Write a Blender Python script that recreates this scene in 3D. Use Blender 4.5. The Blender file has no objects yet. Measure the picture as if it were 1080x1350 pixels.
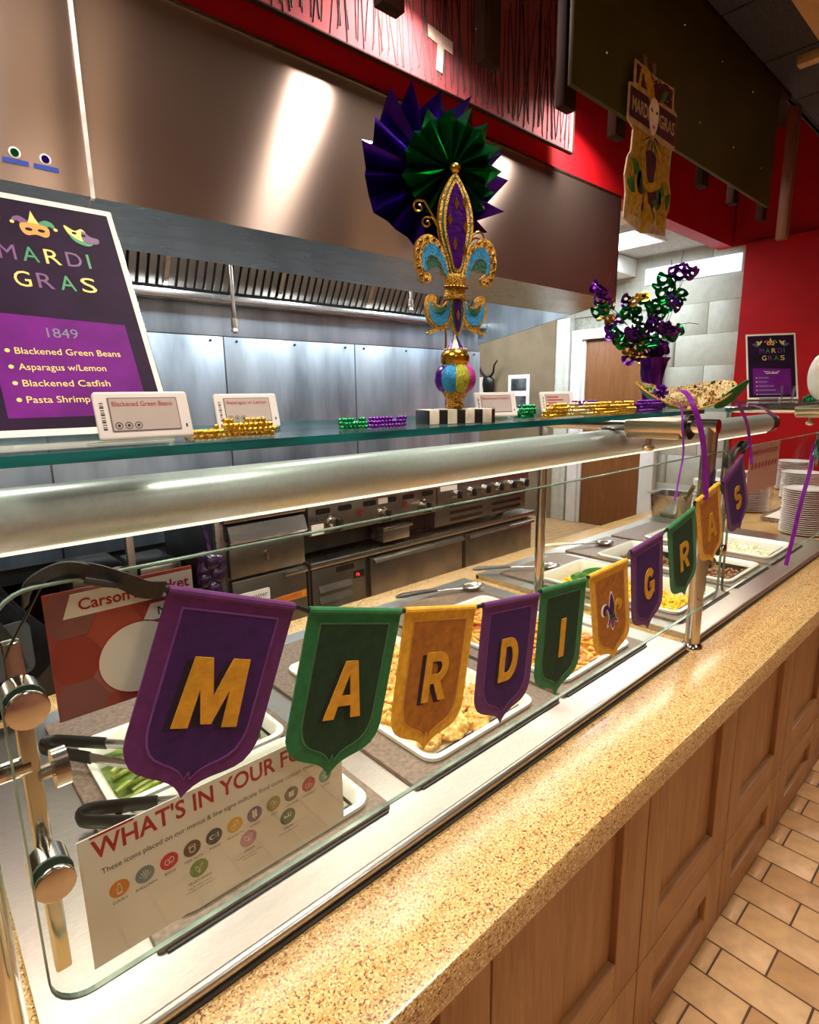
import bpy, bmesh, math, random
from mathutils import Vector, Matrix
from mathutils.geometry import tessellate_polygon
random.seed(7)
SC = bpy.context.scene
COL = SC.collection
R = math.radians
PI = math.pi

# ------------------------------------------------------------------ camera
HC = 1.55
def cam_setup():
    yaw, pitch, roll, f = R(47.934), R(11.457), R(-0.904), 752.64
    F = Vector((math.cos(pitch)*math.cos(yaw), math.cos(pitch)*math.sin(yaw), -math.sin(pitch)))
    r = F.cross(Vector((0, 0, 1))).normalized(); u = r.cross(F)
    Rt = math.cos(roll)*r + math.sin(roll)*u
    Up = -math.sin(roll)*r + math.cos(roll)*u
    cd = bpy.data.cameras.new('camera'); cd.sensor_fit = 'VERTICAL'; cd.sensor_height = 36.0
    cd.lens = f/1350*36.0; cd.clip_start = 0.02; cd.clip_end = 60
    co = bpy.data.objects.new('camera', cd); COL.objects.link(co)
    m = Matrix((Rt, Up, -F)).transposed().to_4x4(); m.translation = Vector((0, 0, HC))
    co.matrix_world = m
    SC.camera = co
cam_setup()
SC.view_settings.view_transform = 'Standard'
SC.view_settings.look = 'None'
SC.view_settings.gamma = 1
SC.view_settings.exposure = 0.42
try: SC.view_settings.use_curve_mapping = False
except Exception: pass

W = bpy.data.worlds.new('world'); SC.world = W; W.use_nodes = True
W.node_tree.nodes['Background'].inputs[0].default_value = (1.0, 0.95, 0.9, 1)
W.node_tree.nodes['Background'].inputs[1].default_value = 0.12

def area(name, loc, size, energy, col=(1, 1, 1), target=None, sy=None, spread=180):
    d = bpy.data.lights.new(name, 'AREA'); d.energy = energy; d.color = col
    d.shape = 'RECTANGLE' if sy else 'SQUARE'; d.size = size
    if sy: d.size_y = sy
    d.spread = R(spread)
    o = bpy.data.objects.new(name, d); COL.objects.link(o); o.location = loc
    if target:
        o.rotation_euler = (Vector(target)-Vector(loc)).to_track_quat('-Z', 'Y').to_euler()
    return o
WARM = (1.0, 0.91, 0.80); COOL = (0.86, 0.94, 1.0); NEUT = (1.0, 0.93, 0.84)
# kitchen troffers (cool), customer side ceiling panels and added fill (warm), cove downlights
KITCHEN_LIGHTS = [(5.35, 3.2), (5.0, 4.9)]
AISLE_AND_FILL_LIGHTS = [(1.0, 0.35), (-0.8, 0.35), (4.5, -0.1), (1.6, -2.0), (-1.2, -1.8)]  # last two, behind the camera, are unseen lamps added as frontal fill
COVE_LIGHTS = [(0.33, 1.90), (1.82, 1.90), (3.29, 1.90)]
for (x, y) in KITCHEN_LIGHTS: area('kitchen_lamp', (x, y, 2.915), 0.55, 34, COOL, sy=1.1)
for (x, y) in AISLE_AND_FILL_LIGHTS: area('aisle_or_fill_lamp', (x, y, 3.24), 0.5, 20, WARM, sy=0.5, spread=130)
for (x, y) in COVE_LIGHTS: area('cove_lamp', (x, y, 3.24), 0.2, 21, NEUT, spread=150)
for x in (0.2, 1.3, 2.4, 3.5): area('hood_lamp', (x, 2.75, 2.62), 0.2, 15, COOL, target=(x, 3.0, 1.5), sy=0.4)
area('heat_lamp', (1.3, 0.86, 1.355), 3.3, 7, (1.0, 0.90, 0.76), sy=0.05)

# ------------------------------------------------------------------ materials
def lin(h):
    h = h.lstrip('#'); c = [int(h[i:i+2], 16)/255 for i in (0, 2, 4)]
    return tuple((v/12.92 if v <= 0.04045 else ((v+0.055)/1.055)**2.4) for v in c) + (1.0,)
MATS = {}
def mat(name, hexc, rough=0.5, metal=0.0, var=0.12, scale=25, bump=0.0, bscale=None, stretch=None, spec=0.5,
        emit=0, hex2=None, trans=0.0, aniso=0.0, coat=0.0, alpha=1.0, sheen=0.0, rvar=0.0):
    if name in MATS: return MATS[name]
    m = bpy.data.materials.new(name); m.use_nodes = True; nt = m.node_tree; N = nt.nodes; L = nt.links
    b = N['Principled BSDF']
    c = lin(hexc)
    tc = N.new('ShaderNodeTexCoord'); mp = N.new('ShaderNodeMapping')
    L.new(tc.outputs['Object'], mp.inputs['Vector'])
    if stretch: mp.inputs['Scale'].default_value = stretch
    nz = N.new('ShaderNodeTexNoise'); nz.inputs['Scale'].default_value = scale; nz.inputs['Detail'].default_value = 4
    L.new(mp.outputs['Vector'], nz.inputs['Vector'])
    mx = N.new('ShaderNodeMix'); mx.data_type = 'RGBA'
    c2 = lin(hex2) if hex2 else tuple(max(0, v*(1-2*var)) for v in c[:3])+(1,)
    c1 = c if hex2 else tuple(min(1, v*(1+var)) for v in c[:3])+(1,)
    mx.inputs['A'].default_value = c1; mx.inputs['B'].default_value = c2
    rp = N.new('ShaderNodeValToRGB'); rp.color_ramp.elements[0].position = .35; rp.color_ramp.elements[1].position = .68
    L.new(nz.outputs['Fac'], rp.inputs['Fac']); L.new(rp.outputs['Color'], mx.inputs['Factor'])
    L.new(mx.outputs['Result'], b.inputs['Base Color'])
    b.inputs['Roughness'].default_value = rough; b.inputs['Metallic'].default_value = metal
    b.inputs['Specular IOR Level'].default_value = spec
    if rvar:
        mr = N.new('ShaderNodeMapRange'); mr.inputs['To Min'].default_value = max(0, rough-rvar); mr.inputs['To Max'].default_value = min(1, rough+rvar)
        L.new(nz.outputs['Fac'], mr.inputs['Value']); L.new(mr.outputs['Result'], b.inputs['Roughness'])
    if aniso:
        b.inputs['Anisotropic'].default_value = aniso
        tg_ = N.new('ShaderNodeTangent'); tg_.direction_type = 'RADIAL'; tg_.axis = 'Z'; L.new(tg_.outputs[0], b.inputs['Tangent']); b.inputs['Anisotropic Rotation'].default_value = .25
    if coat: b.inputs['Coat Weight'].default_value = coat; b.inputs['Coat Roughness'].default_value = 0.08
    if sheen: b.inputs['Sheen Weight'].default_value = sheen
    if trans: b.inputs['Transmission Weight'].default_value = trans
    if alpha < 1: b.inputs['Alpha'].default_value = alpha
    if emit:
        b.inputs['Emission Color'].default_value = c; b.inputs['Emission Strength'].default_value = emit
    if bump:
        n2 = N.new('ShaderNodeTexNoise'); n2.inputs['Scale'].default_value = bscale or scale*2; n2.inputs['Detail'].default_value = 5
        L.new(mp.outputs['Vector'], n2.inputs['Vector'])
        bp = N.new('ShaderNodeBump'); bp.inputs['Strength'].default_value = bump; bp.inputs['Distance'].default_value = 0.004
        L.new(n2.outputs['Fac'], bp.inputs['Height']); L.new(bp.outputs['Normal'], b.inputs['Normal'])
    MATS[name] = m
    return m

def glass_mat(name, tint='#f2f8f5', gloss=1.0, ior=1.45):
    if name in MATS: return MATS[name]
    m = bpy.data.materials.new(name); m.use_nodes = True; nt = m.node_tree; N = nt.nodes; L = nt.links
    N.remove(N['Principled BSDF']); out = N['Material Output']
    t = N.new('ShaderNodeBsdfTransparent'); t.inputs[0].default_value = lin(tint)
    g = N.new('ShaderNodeBsdfGlossy'); g.inputs['Roughness'].default_value = 0.02
    fr = N.new('ShaderNodeFresnel'); fr.inputs['IOR'].default_value = ior
    mul = N.new('ShaderNodeMath'); mul.operation = 'MULTIPLY'; mul.inputs[1].default_value = gloss
    # faint procedural smears on the pane
    nz = N.new('ShaderNodeTexNoise'); nz.inputs['Scale'].default_value = 6
    mr = N.new('ShaderNodeMapRange'); mr.inputs['To Min'].default_value = 0.75; mr.inputs['To Max'].default_value = 1.15
    L.new(nz.outputs['Fac'], mr.inputs['Value'])
    m2 = N.new('ShaderNodeMath'); m2.operation = 'MULTIPLY'
    L.new(fr.outputs[0], mul.inputs[0]); L.new(mul.outputs[0], m2.inputs[0]); L.new(mr.outputs[0], m2.inputs[1])
    mx = N.new('ShaderNodeMixShader'); L.new(m2.outputs[0], mx.inputs[0]); L.new(t.outputs[0], mx.inputs[1]); L.new(g.outputs[0], mx.inputs[2])
    L.new(mx.outputs[0], out.inputs[0]); MATS[name] = m
    return m

def stone_mat():
    m = bpy.data.materials.new('speckled_quartz'); m.use_nodes = True; nt = m.node_tree; N = nt.nodes; L = nt.links
    b = N['Principled BSDF']; tc = N.new('ShaderNodeTexCoord')
    def layer(scale, pos, col, prev, seedoff, wide=.03):
        mp = N.new('ShaderNodeMapping'); mp.inputs['Location'].default_value = (seedoff, seedoff*2, seedoff*3)
        L.new(tc.outputs['Object'], mp.inputs['Vector'])
        nz = N.new('ShaderNodeTexNoise'); nz.inputs['Scale'].default_value = scale; nz.inputs['Detail'].default_value = 1.5
        L.new(mp.outputs['Vector'], nz.inputs['Vector'])
        rp = N.new('ShaderNodeValToRGB'); e = rp.color_ramp.elements; e[0].position = pos; e[1].position = pos+wide
        L.new(nz.outputs['Fac'], rp.inputs['Fac'])
        mx = N.new('ShaderNodeMix'); mx.data_type = 'RGBA'; mx.inputs['B'].default_value = lin(col)
        L.new(rp.outputs['Color'], mx.inputs['Factor'])
        if isinstance(prev, str): mx.inputs['A'].default_value = lin(prev)
        else: L.new(prev, mx.inputs['A'])
        return mx.outputs['Result']
    c = layer(60, .5, '#b99156', '#c7a267', 0, .2)
    c = layer(300, .56, '#a07844', c, 1.3)
    c = layer(280, .60, '#e8d3a2', c, 7.7)
    c = layer(230, .61, '#6b4526', c, 4.1)
    c = layer(140, .655, '#7d4a30', c, 9.2)
    L.new(c, b.inputs['Base Color']); b.inputs['Roughness'].default_value = 0.22
    MATS['stone'] = m; return m

def wood_mat(name, ca, cb, axis='z', scale=9, rough=0.45):
    m = bpy.data.materials.new(name); m.use_nodes = True; nt = m.node_tree; N = nt.nodes; L = nt.links
    b = N['Principled BSDF']; tc = N.new('ShaderNodeTexCoord'); mp = N.new('ShaderNodeMapping')
    s = [6.0, 6.0, 6.0]; s['xyz'.index(axis)] = 0.55; mp.inputs['Scale'].default_value = s
    L.new(tc.outputs['Object'], mp.inputs['Vector'])
    n1 = N.new('ShaderNodeTexNoise'); n1.inputs['Scale'].default_value = scale*.35; n1.inputs['Detail'].default_value = 3; n1.inputs['Distortion'].default_value = 1.2
    n2 = N.new('ShaderNodeTexNoise'); n2.inputs['Scale'].default_value = scale*3; n2.inputs['Detail'].default_value = 6
    L.new(mp.outputs['Vector'], n1.inputs['Vector']); L.new(mp.outputs['Vector'], n2.inputs['Vector'])
    ad = N.new('ShaderNodeMath'); ad.operation = 'MULTIPLY_ADD'; ad.inputs[1].default_value = .45
    L.new(n2.outputs['Fac'], ad.inputs[0])
    hf = N.new('ShaderNodeMath'); hf.operation = 'MULTIPLY'; hf.inputs[1].default_value = .55
    L.new(n1.outputs['Fac'], hf.inputs[0]); L.new(hf.outputs[0], ad.inputs[2])
    rp = N.new('ShaderNodeValToRGB'); e = rp.color_ramp.elements
    e[0].position = .36; e[0].color = lin(cb); e[1].position = .64; e[1].color = lin(ca)
    L.new(ad.outputs[0], rp.inputs['Fac']); L.new(rp.outputs['Color'], b.inputs['Base Color'])
    b.inputs['Roughness'].default_value = rough; b.inputs['Specular IOR Level'].default_value = .1 if rough > .7 else .4
    bp = N.new('ShaderNodeBump'); bp.inputs['Strength'].default_value = .25; bp.inputs['Distance'].default_value = .0015; L.new(n2.outputs['Fac'], bp.inputs['Height']); L.new(bp.outputs['Normal'], b.inputs['Normal'])
    MATS[name] = m; return m

def floor_mat():
    m = bpy.data.materials.new('floor_tile_pattern'); m.use_nodes = True; nt = m.node_tree; N = nt.nodes; L = nt.links
    b = N['Principled BSDF']; tc = N.new('ShaderNodeTexCoord'); mp = N.new('ShaderNodeMapping')
    mp.inputs['Rotation'].default_value = (0, 0, R(90))
    L.new(tc.outputs['Object'], mp.inputs['Vector'])
    br = N.new('ShaderNodeTexBrick'); br.inputs['Scale'].default_value = 1; br.inputs['Brick Width'].default_value = .22; br.inputs['Row Height'].default_value = .1105
    br.inputs['Mortar Size'].default_value = .004; br.inputs['Color1'].default_value = lin('#c39a6c'); br.inputs['Color2'].default_value = lin('#b98e62'); br.inputs['Mortar'].default_value = lin('#5b4030')
    L.new(mp.outputs['Vector'], br.inputs['Vector']); L.new(br.outputs['Color'], b.inputs['Base Color']); b.inputs['Roughness'].default_value = .45
    MATS['floor'] = m; return m

STONE = stone_mat(); FLOORM = floor_mat()
OAK = wood_mat('oak', '#a97a4c', '#8b5e36', 'z'); OAKH = wood_mat('oak_rail', '#ad7f51', '#90633b', 'x')
DOORW = wood_mat('door_veneer', '#8a5a30', '#744823', 'z'); SLATW = wood_mat('dark_slat', '#30160c', '#1f0d07', 'z', rough=.75); PALEW = wood_mat('pale_wood', '#c9a06a', '#b58a55', 'x')
STEEL = mat('brushed_steel', '#b9b7b3', .27, 1, .04, 3, .0, 60, (1, 6, 6), rvar=.05)
STEELV = mat('brushed_steel_hood', '#b39c90', .3, .92, .05, 1.2, .0, 40, (1.2, 1.2, .8), rvar=.04, aniso=.96)
STEELW = mat('wall_steel', '#b4c0ca', .42, .8, .24, 1.6, .02, 12, (3, 3, .7), rvar=.1)
STEELT = mat('steam_table_steel', '#c4bfb6', .33, 1, .05, 70, .04, 90, (1, 5, 1), rvar=.08)
STEELD = mat('appliance_steel', '#96928c', .36, 1, .16, 5, .02, 30, rvar=.1)
STEELK = mat('dark_steel', '#4a4744', .4, 1, .2, 8)
CHROME = mat('polished_tube', '#c9c2b8', .16, 1, .05, 10)
BRONZE = mat('clamp_metal', '#c6b79e', .32, 1, .06, 12)
TUBEM = mat('satin_aluminium', '#b4b6b4', .32, .25, .04, 120, .01)
BLACK = mat('black_plastic', '#161515', .4, 0, .2, 30)
BLACKC = mat('black_cloth', '#0c0d11', .9, 0, .3, 60, .15, 300, spec=.08)
DARK = mat('dark_gap', '#1b1613', .7)
RED = mat('red_paint', '#b81019', .55, 0, .07, 4, .02, 200, spec=.2)
REDW = mat('red_wall_paint', '#a00b10', .6, 0, .07, 4, .02, 200, spec=.15)
WHITE = mat('white_paint', '#e9e9e6', .5, 0, .03, 8)
PAPER = mat('paper', '#efe7da', .6, 0, .02, 8)
WPLAST = mat('white_plastic', '#e7e0dc', .35, 0, .02, 8)
CERAM = mat('white_ceramic', '#f1efe9', .12, 0, .02, 8)
PANM = mat('ivory_pan', '#e2dfd4', .18, 0, .03, 10)
PLATEB = mat('brown_well_plate', '#7b685b', .42, .25, .2, 120, .12, 300)
TEAL = mat('glass_edge_teal', '#0c7c7e', .12, 0, .35, 8, trans=.25, stretch=(1, 1, 6))
GEDGE = mat('glass_edge_pale', '#9fb7a6', .12, 0, .3, 12, trans=.4)
PANE = glass_mat('clear_pane', '#f8fbf9', .17); SHELFG = glass_mat('shelf_glass', '#eaf4f1', .6); ACRYL = glass_mat('acrylic', '#f7f8f8', .5)
GOLD = mat('gold_foil', '#d8a63a', .22, .95, .2, 60, .05); GOLDG = mat('gold_glitter', '#c99a3c', .42, .75, .5, 420, .7, 600)
PURF = mat('purple_foil', '#3c1290', .17, .9, .25, 20); GRNF = mat('green_foil', '#0a7a3a', .16, .9, .25, 20); PURF2 = mat('purple_foil_deep', '#5b1a86', .2, .8, .25, 20)
BLUEG = mat('blue_glitter', '#1f8fc6', .45, .35, .35, 500, .7, 700); GRNG = mat('green_glitter', '#075a36', .45, .35, .4, 500, .7, 700)
LIMEG = mat('lime_glitter', '#b3b52a', .45, .35, .35, 500, .7, 700); PINKG = mat('pink_glitter', '#c02a94', .45, .35, .35, 500, .7, 700); PURG = mat('purple_enamel', '#4b1180', .25, .3, .3, 120, .2, 200)
PURC = mat('purple_cloth', '#5a1660', .75, 0, .12, 90, .12, 500, sheen=.1); PURC2 = mat('purple_cloth_inner', '#380a56', .8, 0, .12, 90, .12, 500)
GRNC = mat('green_cloth', '#0b6b36', .75, 0, .12, 90, .12, 500, sheen=.1); GRNC2 = mat('green_cloth_inner', '#10361e', .85, 0, .12, 90, .12, 500)
YELC = mat('yellow_cloth', '#dda51a', .75, 0, .1, 90, .12, 500, sheen=.1); YELC2 = mat('ochre_cloth_inner', '#a5671c', .8, 0, .12, 90, .12, 500)
GLET = mat('gold_lettering', '#d9a534', .45, .35, .08, 60, .3, 180)
BEADG = mat('gold_bead', '#dcb240', .18, .85, .1, 30); BEADP = mat('purple_bead', '#6a2494', .18, .6, .1, 30); BEADN = mat('green_bead', '#0f8f55', .18, .6, .1, 30)
MENU = mat('menu_dark_plum', '#26112e', .6, 0, .2, 14, spec=.12); MENUP = mat('menu_purple', '#6d1a7c', .6, 0, .12, 18, spec=.12)
INKY = mat('ink_yellow', '#efd46a', .5, var=.03); INKG = mat('ink_green', '#1f8a55', .5, var=.03); INKP = mat('ink_purple', '#6b3d75', .5, var=.03); INKGR = mat('ink_grey', '#6f6a86', .5, var=.03)
INKR = mat('ink_red', '#b3202b', .5, var=.03); INKK = mat('ink_black', '#262120', .5, var=.03); INKO = mat('ink_orange', '#e29a34', .5, var=.05)
INKW = mat('ink_white', '#f3ede4', .5, var=.02); INKB = mat('ink_blue', '#2b48a8', .5, var=.05)

# ------------------------------------------------------------------ mesh helpers
class MB:
    def __init__(s): s.v = []; s.f = []; s.m = []; s.cur = 0
    def mi(s, i): s.cur = i; return s
    def add(s, vs, fs):
        o = len(s.v); s.v += [tuple(p) for p in vs]
        for f in fs: s.f.append(tuple(i+o for i in f)); s.m.append(s.cur)
        return s
    def box(s, x0, x1, y0, y1, z0, z1):
        x0, x1 = min(x0, x1), max(x0, x1); y0, y1 = min(y0, y1), max(y0, y1); z0, z1 = min(z0, z1), max(z0, z1)
        return s.add([(x0,y0,z0),(x1,y0,z0),(x1,y1,z0),(x0,y1,z0),(x0,y0,z1),(x1,y0,z1),(x1,y1,z1),(x0,y1,z1)],
                     [(0,3,2,1),(4,5,6,7),(0,1,5,4),(1,2,6,5),(2,3,7,6),(3,0,4,7)])
    def obox(s, c, u, v, w, a, b, d):
        """oriented box: centre, axes u v w (unit), half sizes"""
        c, u, v, w = Vector(c), Vector(u), Vector(v), Vector(w); P = []
        for k in (-1, 1):
            for i, j in ((-1,-1),(1,-1),(1,1),(-1,1)): P.append(c+u*a*i+v*b*j+w*d*k)
        return s.add(P, [(0,3,2,1),(4,5,6,7),(0,1,5,4),(1,2,6,5),(2,3,7,6),(3,0,4,7)])
    def cyl(s, p0, p1, r0, r1=None, n=16, caps=True):
        r1 = r0 if r1 is None else r1
        p0, p1 = Vector(p0), Vector(p1); d = (p1-p0).normalized()
        a = d.orthogonal().normalized(); b = d.cross(a)
        V = []; F = []
        for p, r in ((p0, r0), (p1, r1)):
            for i in range(n): t = 2*PI*i/n; V.append(p+(a*math.cos(t)+b*math.sin(t))*r)
        for i in range(n): j = (i+1) % n; F.append((i, j, n+j, n+i))
        if caps: F.append(tuple(range(n-1, -1, -1))); F.append(tuple(range(n, 2*n)))
        return s.add(V, F)
    def tube(s, path, r, n=8, closed=False, up=None, flat=None):
        P = [Vector(p) for p in path]; m = len(P); V = []; F = []; prev = None
        rr = r if isinstance(r, (list, tuple)) else [r]*m
        for k in range(m):
            if closed: t = (P[(k+1) % m]-P[k-1])
            else: t = P[min(k+1, m-1)]-P[max(k-1, 0)]
            t = t.normalized() if t.length > 1e-9 else Vector((0, 0, 1))
            if prev is None: a = Vector(up).normalized() if up else t.orthogonal().normalized()
            else: a = prev
            a = (a-t*a.dot(t)); a = a.normalized() if a.length > 1e-6 else t.orthogonal().normalized()
            prev = a; b = t.cross(a)
            fx, fy = flat if flat else (1, 1)
            for i in range(n): q = 2*PI*i/n; V.append(P[k]+(a*math.cos(q)*fx+b*math.sin(q)*fy)*rr[k])
        for k in range(m if closed else m-1):
            k2 = (k+1) % m
            for i in range(n): j = (i+1) % n; F.append((k*n+i, k*n+j, k2*n+j, k2*n+i))
        if not closed: F.append(tuple(range(n-1, -1, -1))); F.append(tuple((m-1)*n+i for i in range(n)))
        return s.add(V, F)
    def lathe(s, prof, c=(0, 0, 0), n=24, sx=1, sy=1, a0=0, a1=2*PI, fn=None):
        c = Vector(c); V = []; F = []; m = len(prof); full = abs(a1-a0-2*PI) < 1e-6; nn = n if full else n+1
        for (r, z) in prof:
            for i in range(nn):
                t = a0+(a1-a0)*i/n; k = fn(t, z) if fn else 1
                V.append((c.x+r*k*math.cos(t)*sx, c.y+r*k*math.sin(t)*sy, c.z+z))
        for k in range(m-1):
            for i in range(n if full else nn-1):
                j = (i+1) % nn; F.append((k*nn+i, k*nn+j, (k+1)*nn+j, (k+1)*nn+i))
        return s.add(V, F)
    def sphere(s, c, r, n=10, m=6, sc=(1, 1, 1)):
        c = Vector(c); V = [c+Vector((0, 0, -r*sc[2]))]; F = []
        for k in range(1, m):
            p = -PI/2+PI*k/m
            for i in range(n):
                t = 2*PI*i/n; V.append(c+Vector((r*sc[0]*math.cos(p)*math.cos(t), r*sc[1]*math.cos(p)*math.sin(t), r*sc[2]*math.sin(p))))
        V.append(c+Vector((0, 0, r*sc[2]))); top = len(V)-1
        for i in range(n): j = (i+1) % n; F.append((0, 1+j, 1+i)); F.append((top, 1+(m-2)*n+i, 1+(m-2)*n+j))
        for k in range(m-2):
            for i in range(n): j = (i+1) % n; F.append((1+k*n+i, 1+k*n+j, 1+(k+1)*n+j, 1+(k+1)*n+i))
        return s.add(V, F)
    def prism(s, fr, poly, d0, d1, holes=()):
        """extrude a 2-d polygon (with holes) along the frame normal from d0 to d1"""
        loops = [list(poly)]+[list(h) for h in holes]
        area2 = lambda q: sum(q[i][0]*q[(i+1) % len(q)][1]-q[(i+1) % len(q)][0]*q[i][1] for i in range(len(q)))
        if area2(loops[0]) < 0: loops[0].reverse()
        for h in loops[1:]:
            if area2(h) > 0: h.reverse()
        tr = tessellate_polygon([[Vector((x, y, 0)) for x, y in l] for l in loops])
        fl = [p for l in loops for p in l]; n = len(fl)
        V = [fr.p(x, y, d0) for x, y in fl]+[fr.p(x, y, d1) for x, y in fl]; F = []
        for t in tr:
            a, b, c = [fl[i] for i in t]
            if (b[0]-a[0])*(c[1]-a[1])-(b[1]-a[1])*(c[0]-a[0]) < 0: t = (t[0], t[2], t[1])
            F.append(tuple(i+n for i in t)); F.append((t[0], t[2], t[1]))
        o = 0
        for l in loops:
            k = len(l)
            for i in range(k): j = (i+1) % k; F.append((o+i, o+j, n+o+j, n+o+i))
            o += k
        return s.add(V, F)
    def grid(s, fn, nu, nv, flip=False):
        V = [fn(i/nu, j/nv) for j in range(nv+1) for i in range(nu+1)]; F = []
        for j in range(nv):
            for i in range(nu):
                a = j*(nu+1)+i; q = (a, a+1, a+nu+2, a+nu+1); F.append(q[::-1] if flip else q)
        return s.add(V, F)
    def build(s, name, m, parent=None, smooth=35, bevel=0, local=False, fix=False):
        me = bpy.data.meshes.new(name)
        off = Vector((0, 0, 0))
        if parent is not None and not local: off = wloc(parent)
        elif parent is None and not local and s.v:
            xs, ys, zs = zip(*s.v); off = Vector(((min(xs)+max(xs))/2, (min(ys)+max(ys))/2, min(zs)))
        me.from_pydata([(x-off.x, y-off.y, z-off.z) for x, y, z in s.v], [], s.f)
        ms = m if isinstance(m, (list, tuple)) else [m]
        for k in ms: me.materials.append(k)
        if len(ms) > 1:
            for p, i in zip(me.polygons, s.m): p.material_index = i
        if bevel or fix:
            bm = bmesh.new(); bm.from_mesh(me)
            if fix: bmesh.ops.recalc_face_normals(bm, faces=bm.faces)
            if bevel:
                ed = [e for e in bm.edges if len(e.link_faces) == 2 and e.calc_face_angle(0) > R(30)]
                bmesh.ops.bevel(bm, geom=ed, offset=bevel, segments=2, profile=.5, affect='EDGES')
            bm.to_mesh(me); bm.free()
        if smooth:
            me.shade_smooth(); me.set_sharp_from_angle(angle=R(smooth))
        o = bpy.data.objects.new(name, me); COL.objects.link(o)
        if parent is not None: o.parent = parent
        elif not local: o.location = off
        return o

def wloc(o):
    v = Vector((0, 0, 0))
    while o is not None: v += Vector(o.location); o = o.parent
    return v
class Fr:
    """a flat frame in space: origin, right, up (unit); normal = right x up"""
    def __init__(s, o, u, v): s.o = Vector(o); s.u = Vector(u).normalized(); s.v = Vector(v).normalized(); s.n = s.u.cross(s.v)
    def p(s, x, y, d=0): return s.o+s.u*x+s.v*y+s.n*d
def FX(x, y, z): return Fr((x, y, z), (1, 0, 0), (0, 0, 1))       # faces the customer side (-y)
def thing(name, label, cat, loc=(0, 0, 0), rz=0, group=None):
    o = bpy.data.objects.new(name, None); COL.objects.link(o); o.location = loc; o.rotation_euler = (0, 0, rz)
    o.empty_display_size = .05; return tag(o, label, cat, group)
def tag(o, label, cat, group=None, kind=None):
    o['label'] = label; o['category'] = cat
    if group: o['group'] = group
    if kind: o['kind'] = kind
    return o
def struct(o, label=None):
    o['kind'] = 'structure'
    if label: o['label'] = label
    return o
def link(me, name, parent=None, loc=(0, 0, 0), rot=(0, 0, 0), sc=(1, 1, 1)):
    o = bpy.data.objects.new(name, me); COL.objects.link(o); o.location = loc; o.rotation_euler = rot; o.scale = sc
    if parent is not None: o.parent = parent
    return o
def dup(src, loc=None, rz=None, label=None):
    r = src.copy(); COL.objects.link(r)
    if loc is not None: r.location = loc
    if rz is not None: r.rotation_euler = (0, 0, rz)
    if label: r['label'] = label
    for ch in list(src.children):
        c = ch.copy(); COL.objects.link(c); c.parent = r
        for g in list(ch.children):
            d = g.copy(); COL.objects.link(d); d.parent = c
    return r
_TC = {}
def glyphs(body, offset=0.0):
    key = (body, offset)
    if key in _TC: return _TC[key]
    cu = bpy.data.curves.new('t', 'FONT'); cu.body = body; cu.size = 1; cu.resolution_u = 3; cu.offset = offset
    ob = bpy.data.objects.new('t', cu); me = bpy.data.meshes.new_from_object(ob)
    V = [(v.co.x, v.co.y) for v in me.vertices]; F = [tuple(p.vertices) for p in me.polygons]
    bpy.data.objects.remove(ob); bpy.data.curves.remove(cu); bpy.data.meshes.remove(me)
    xs = [a for a, b in V]; ys = [b for a, b in V]
    _TC[key] = (V, F, min(xs), max(xs), min(ys), max(ys)); return _TC[key]
def text(fr, body, x, y, h, m, parent, w=None, align='l', d=.0006, name='lettering', offset=0.0, shear=0, thick=0, local=False, warp=None):
    """lettering of cap height h; y is the baseline"""
    V, F, a, b, c, e = glyphs(body, offset)
    sy = h/0.73; sx = w/(b-a) if w else sy
    W = (b-a)*sx; x0 = x-(W if align == 'r' else W/2 if align == 'c' else 0)
    mb = MB(); pts = []
    for px, py in V:
        X = x0+(px-a)*sx+shear*py*sy; Y = y+py*sy
        if warp: X, Y = warp(X, Y)
        pts.append((X, Y))
    if thick:
        edges = {}
        for f in F:
            for i in range(len(f)):
                q = (f[i], f[(i+1) % len(f)])
                if q[::-1] in edges: del edges[q[::-1]]
                else: edges[q] = 1
        n = len(pts)
        mb.add([fr.p(X, Y, d) for X, Y in pts]+[fr.p(X, Y, d+thick) for X, Y in pts],
               [tuple(i+n for i in f) for f in F]+[(p, q, q+n, p+n) for p, q in edges])
    else: mb.add([fr.p(X, Y, d) for X, Y in pts], F)
    return mb.build(name, m, parent, smooth=0, local=local, fix=False)
def circ(cx, cy, r, n=24, ry=None, a0=0, a1=2*PI):
    k = n if abs(a1-a0-2*PI) < 1e-6 else n-1
    return [(cx+r*math.cos(a0+(a1-a0)*i/k), cy+(ry or r)*math.sin(a0+(a1-a0)*i/k)) for i in range(n)]
def rrect(x0, y0, x1, y1, r, n=5):
    P = []
    for cx, cy, a in ((x1-r, y1-r, 0), (x0+r, y1-r, 90), (x0+r, y0+r, 180), (x1-r, y0+r, 270)):
        for i in range(n+1): t = R(a+90*i/n); P.append((cx+r*math.cos(t), cy+r*math.sin(t)))
    return P
def spline(P, n=6, closed=True):
    out = []; m = len(P)
    for i in range(m if closed else m-1):
        g = lambda k: P[k % m] if closed else P[max(0, min(m-1, k))]
        p0, p1, p2, p3 = g(i-1), g(i), g(i+1), g(i+2)
        for j in range(n):
            t = j/n; out.append(tuple(.5*(2*b+(c-a)*t+(2*a-5*b+4*c-d)*t*t+(3*b-a-3*c+d)*t**3) for a, b, c, d in zip(p0, p1, p2, p3)))
    if not closed: out.append(tuple(P[-1]))
    return out
def one(mb, name, m, label, cat, group=None, **k):
    return tag(mb.build(name, m, **k), label, cat, group)

# ================================================================== THE ROOM
CT = .855; ST = .873            # stone top, steam table top
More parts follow.
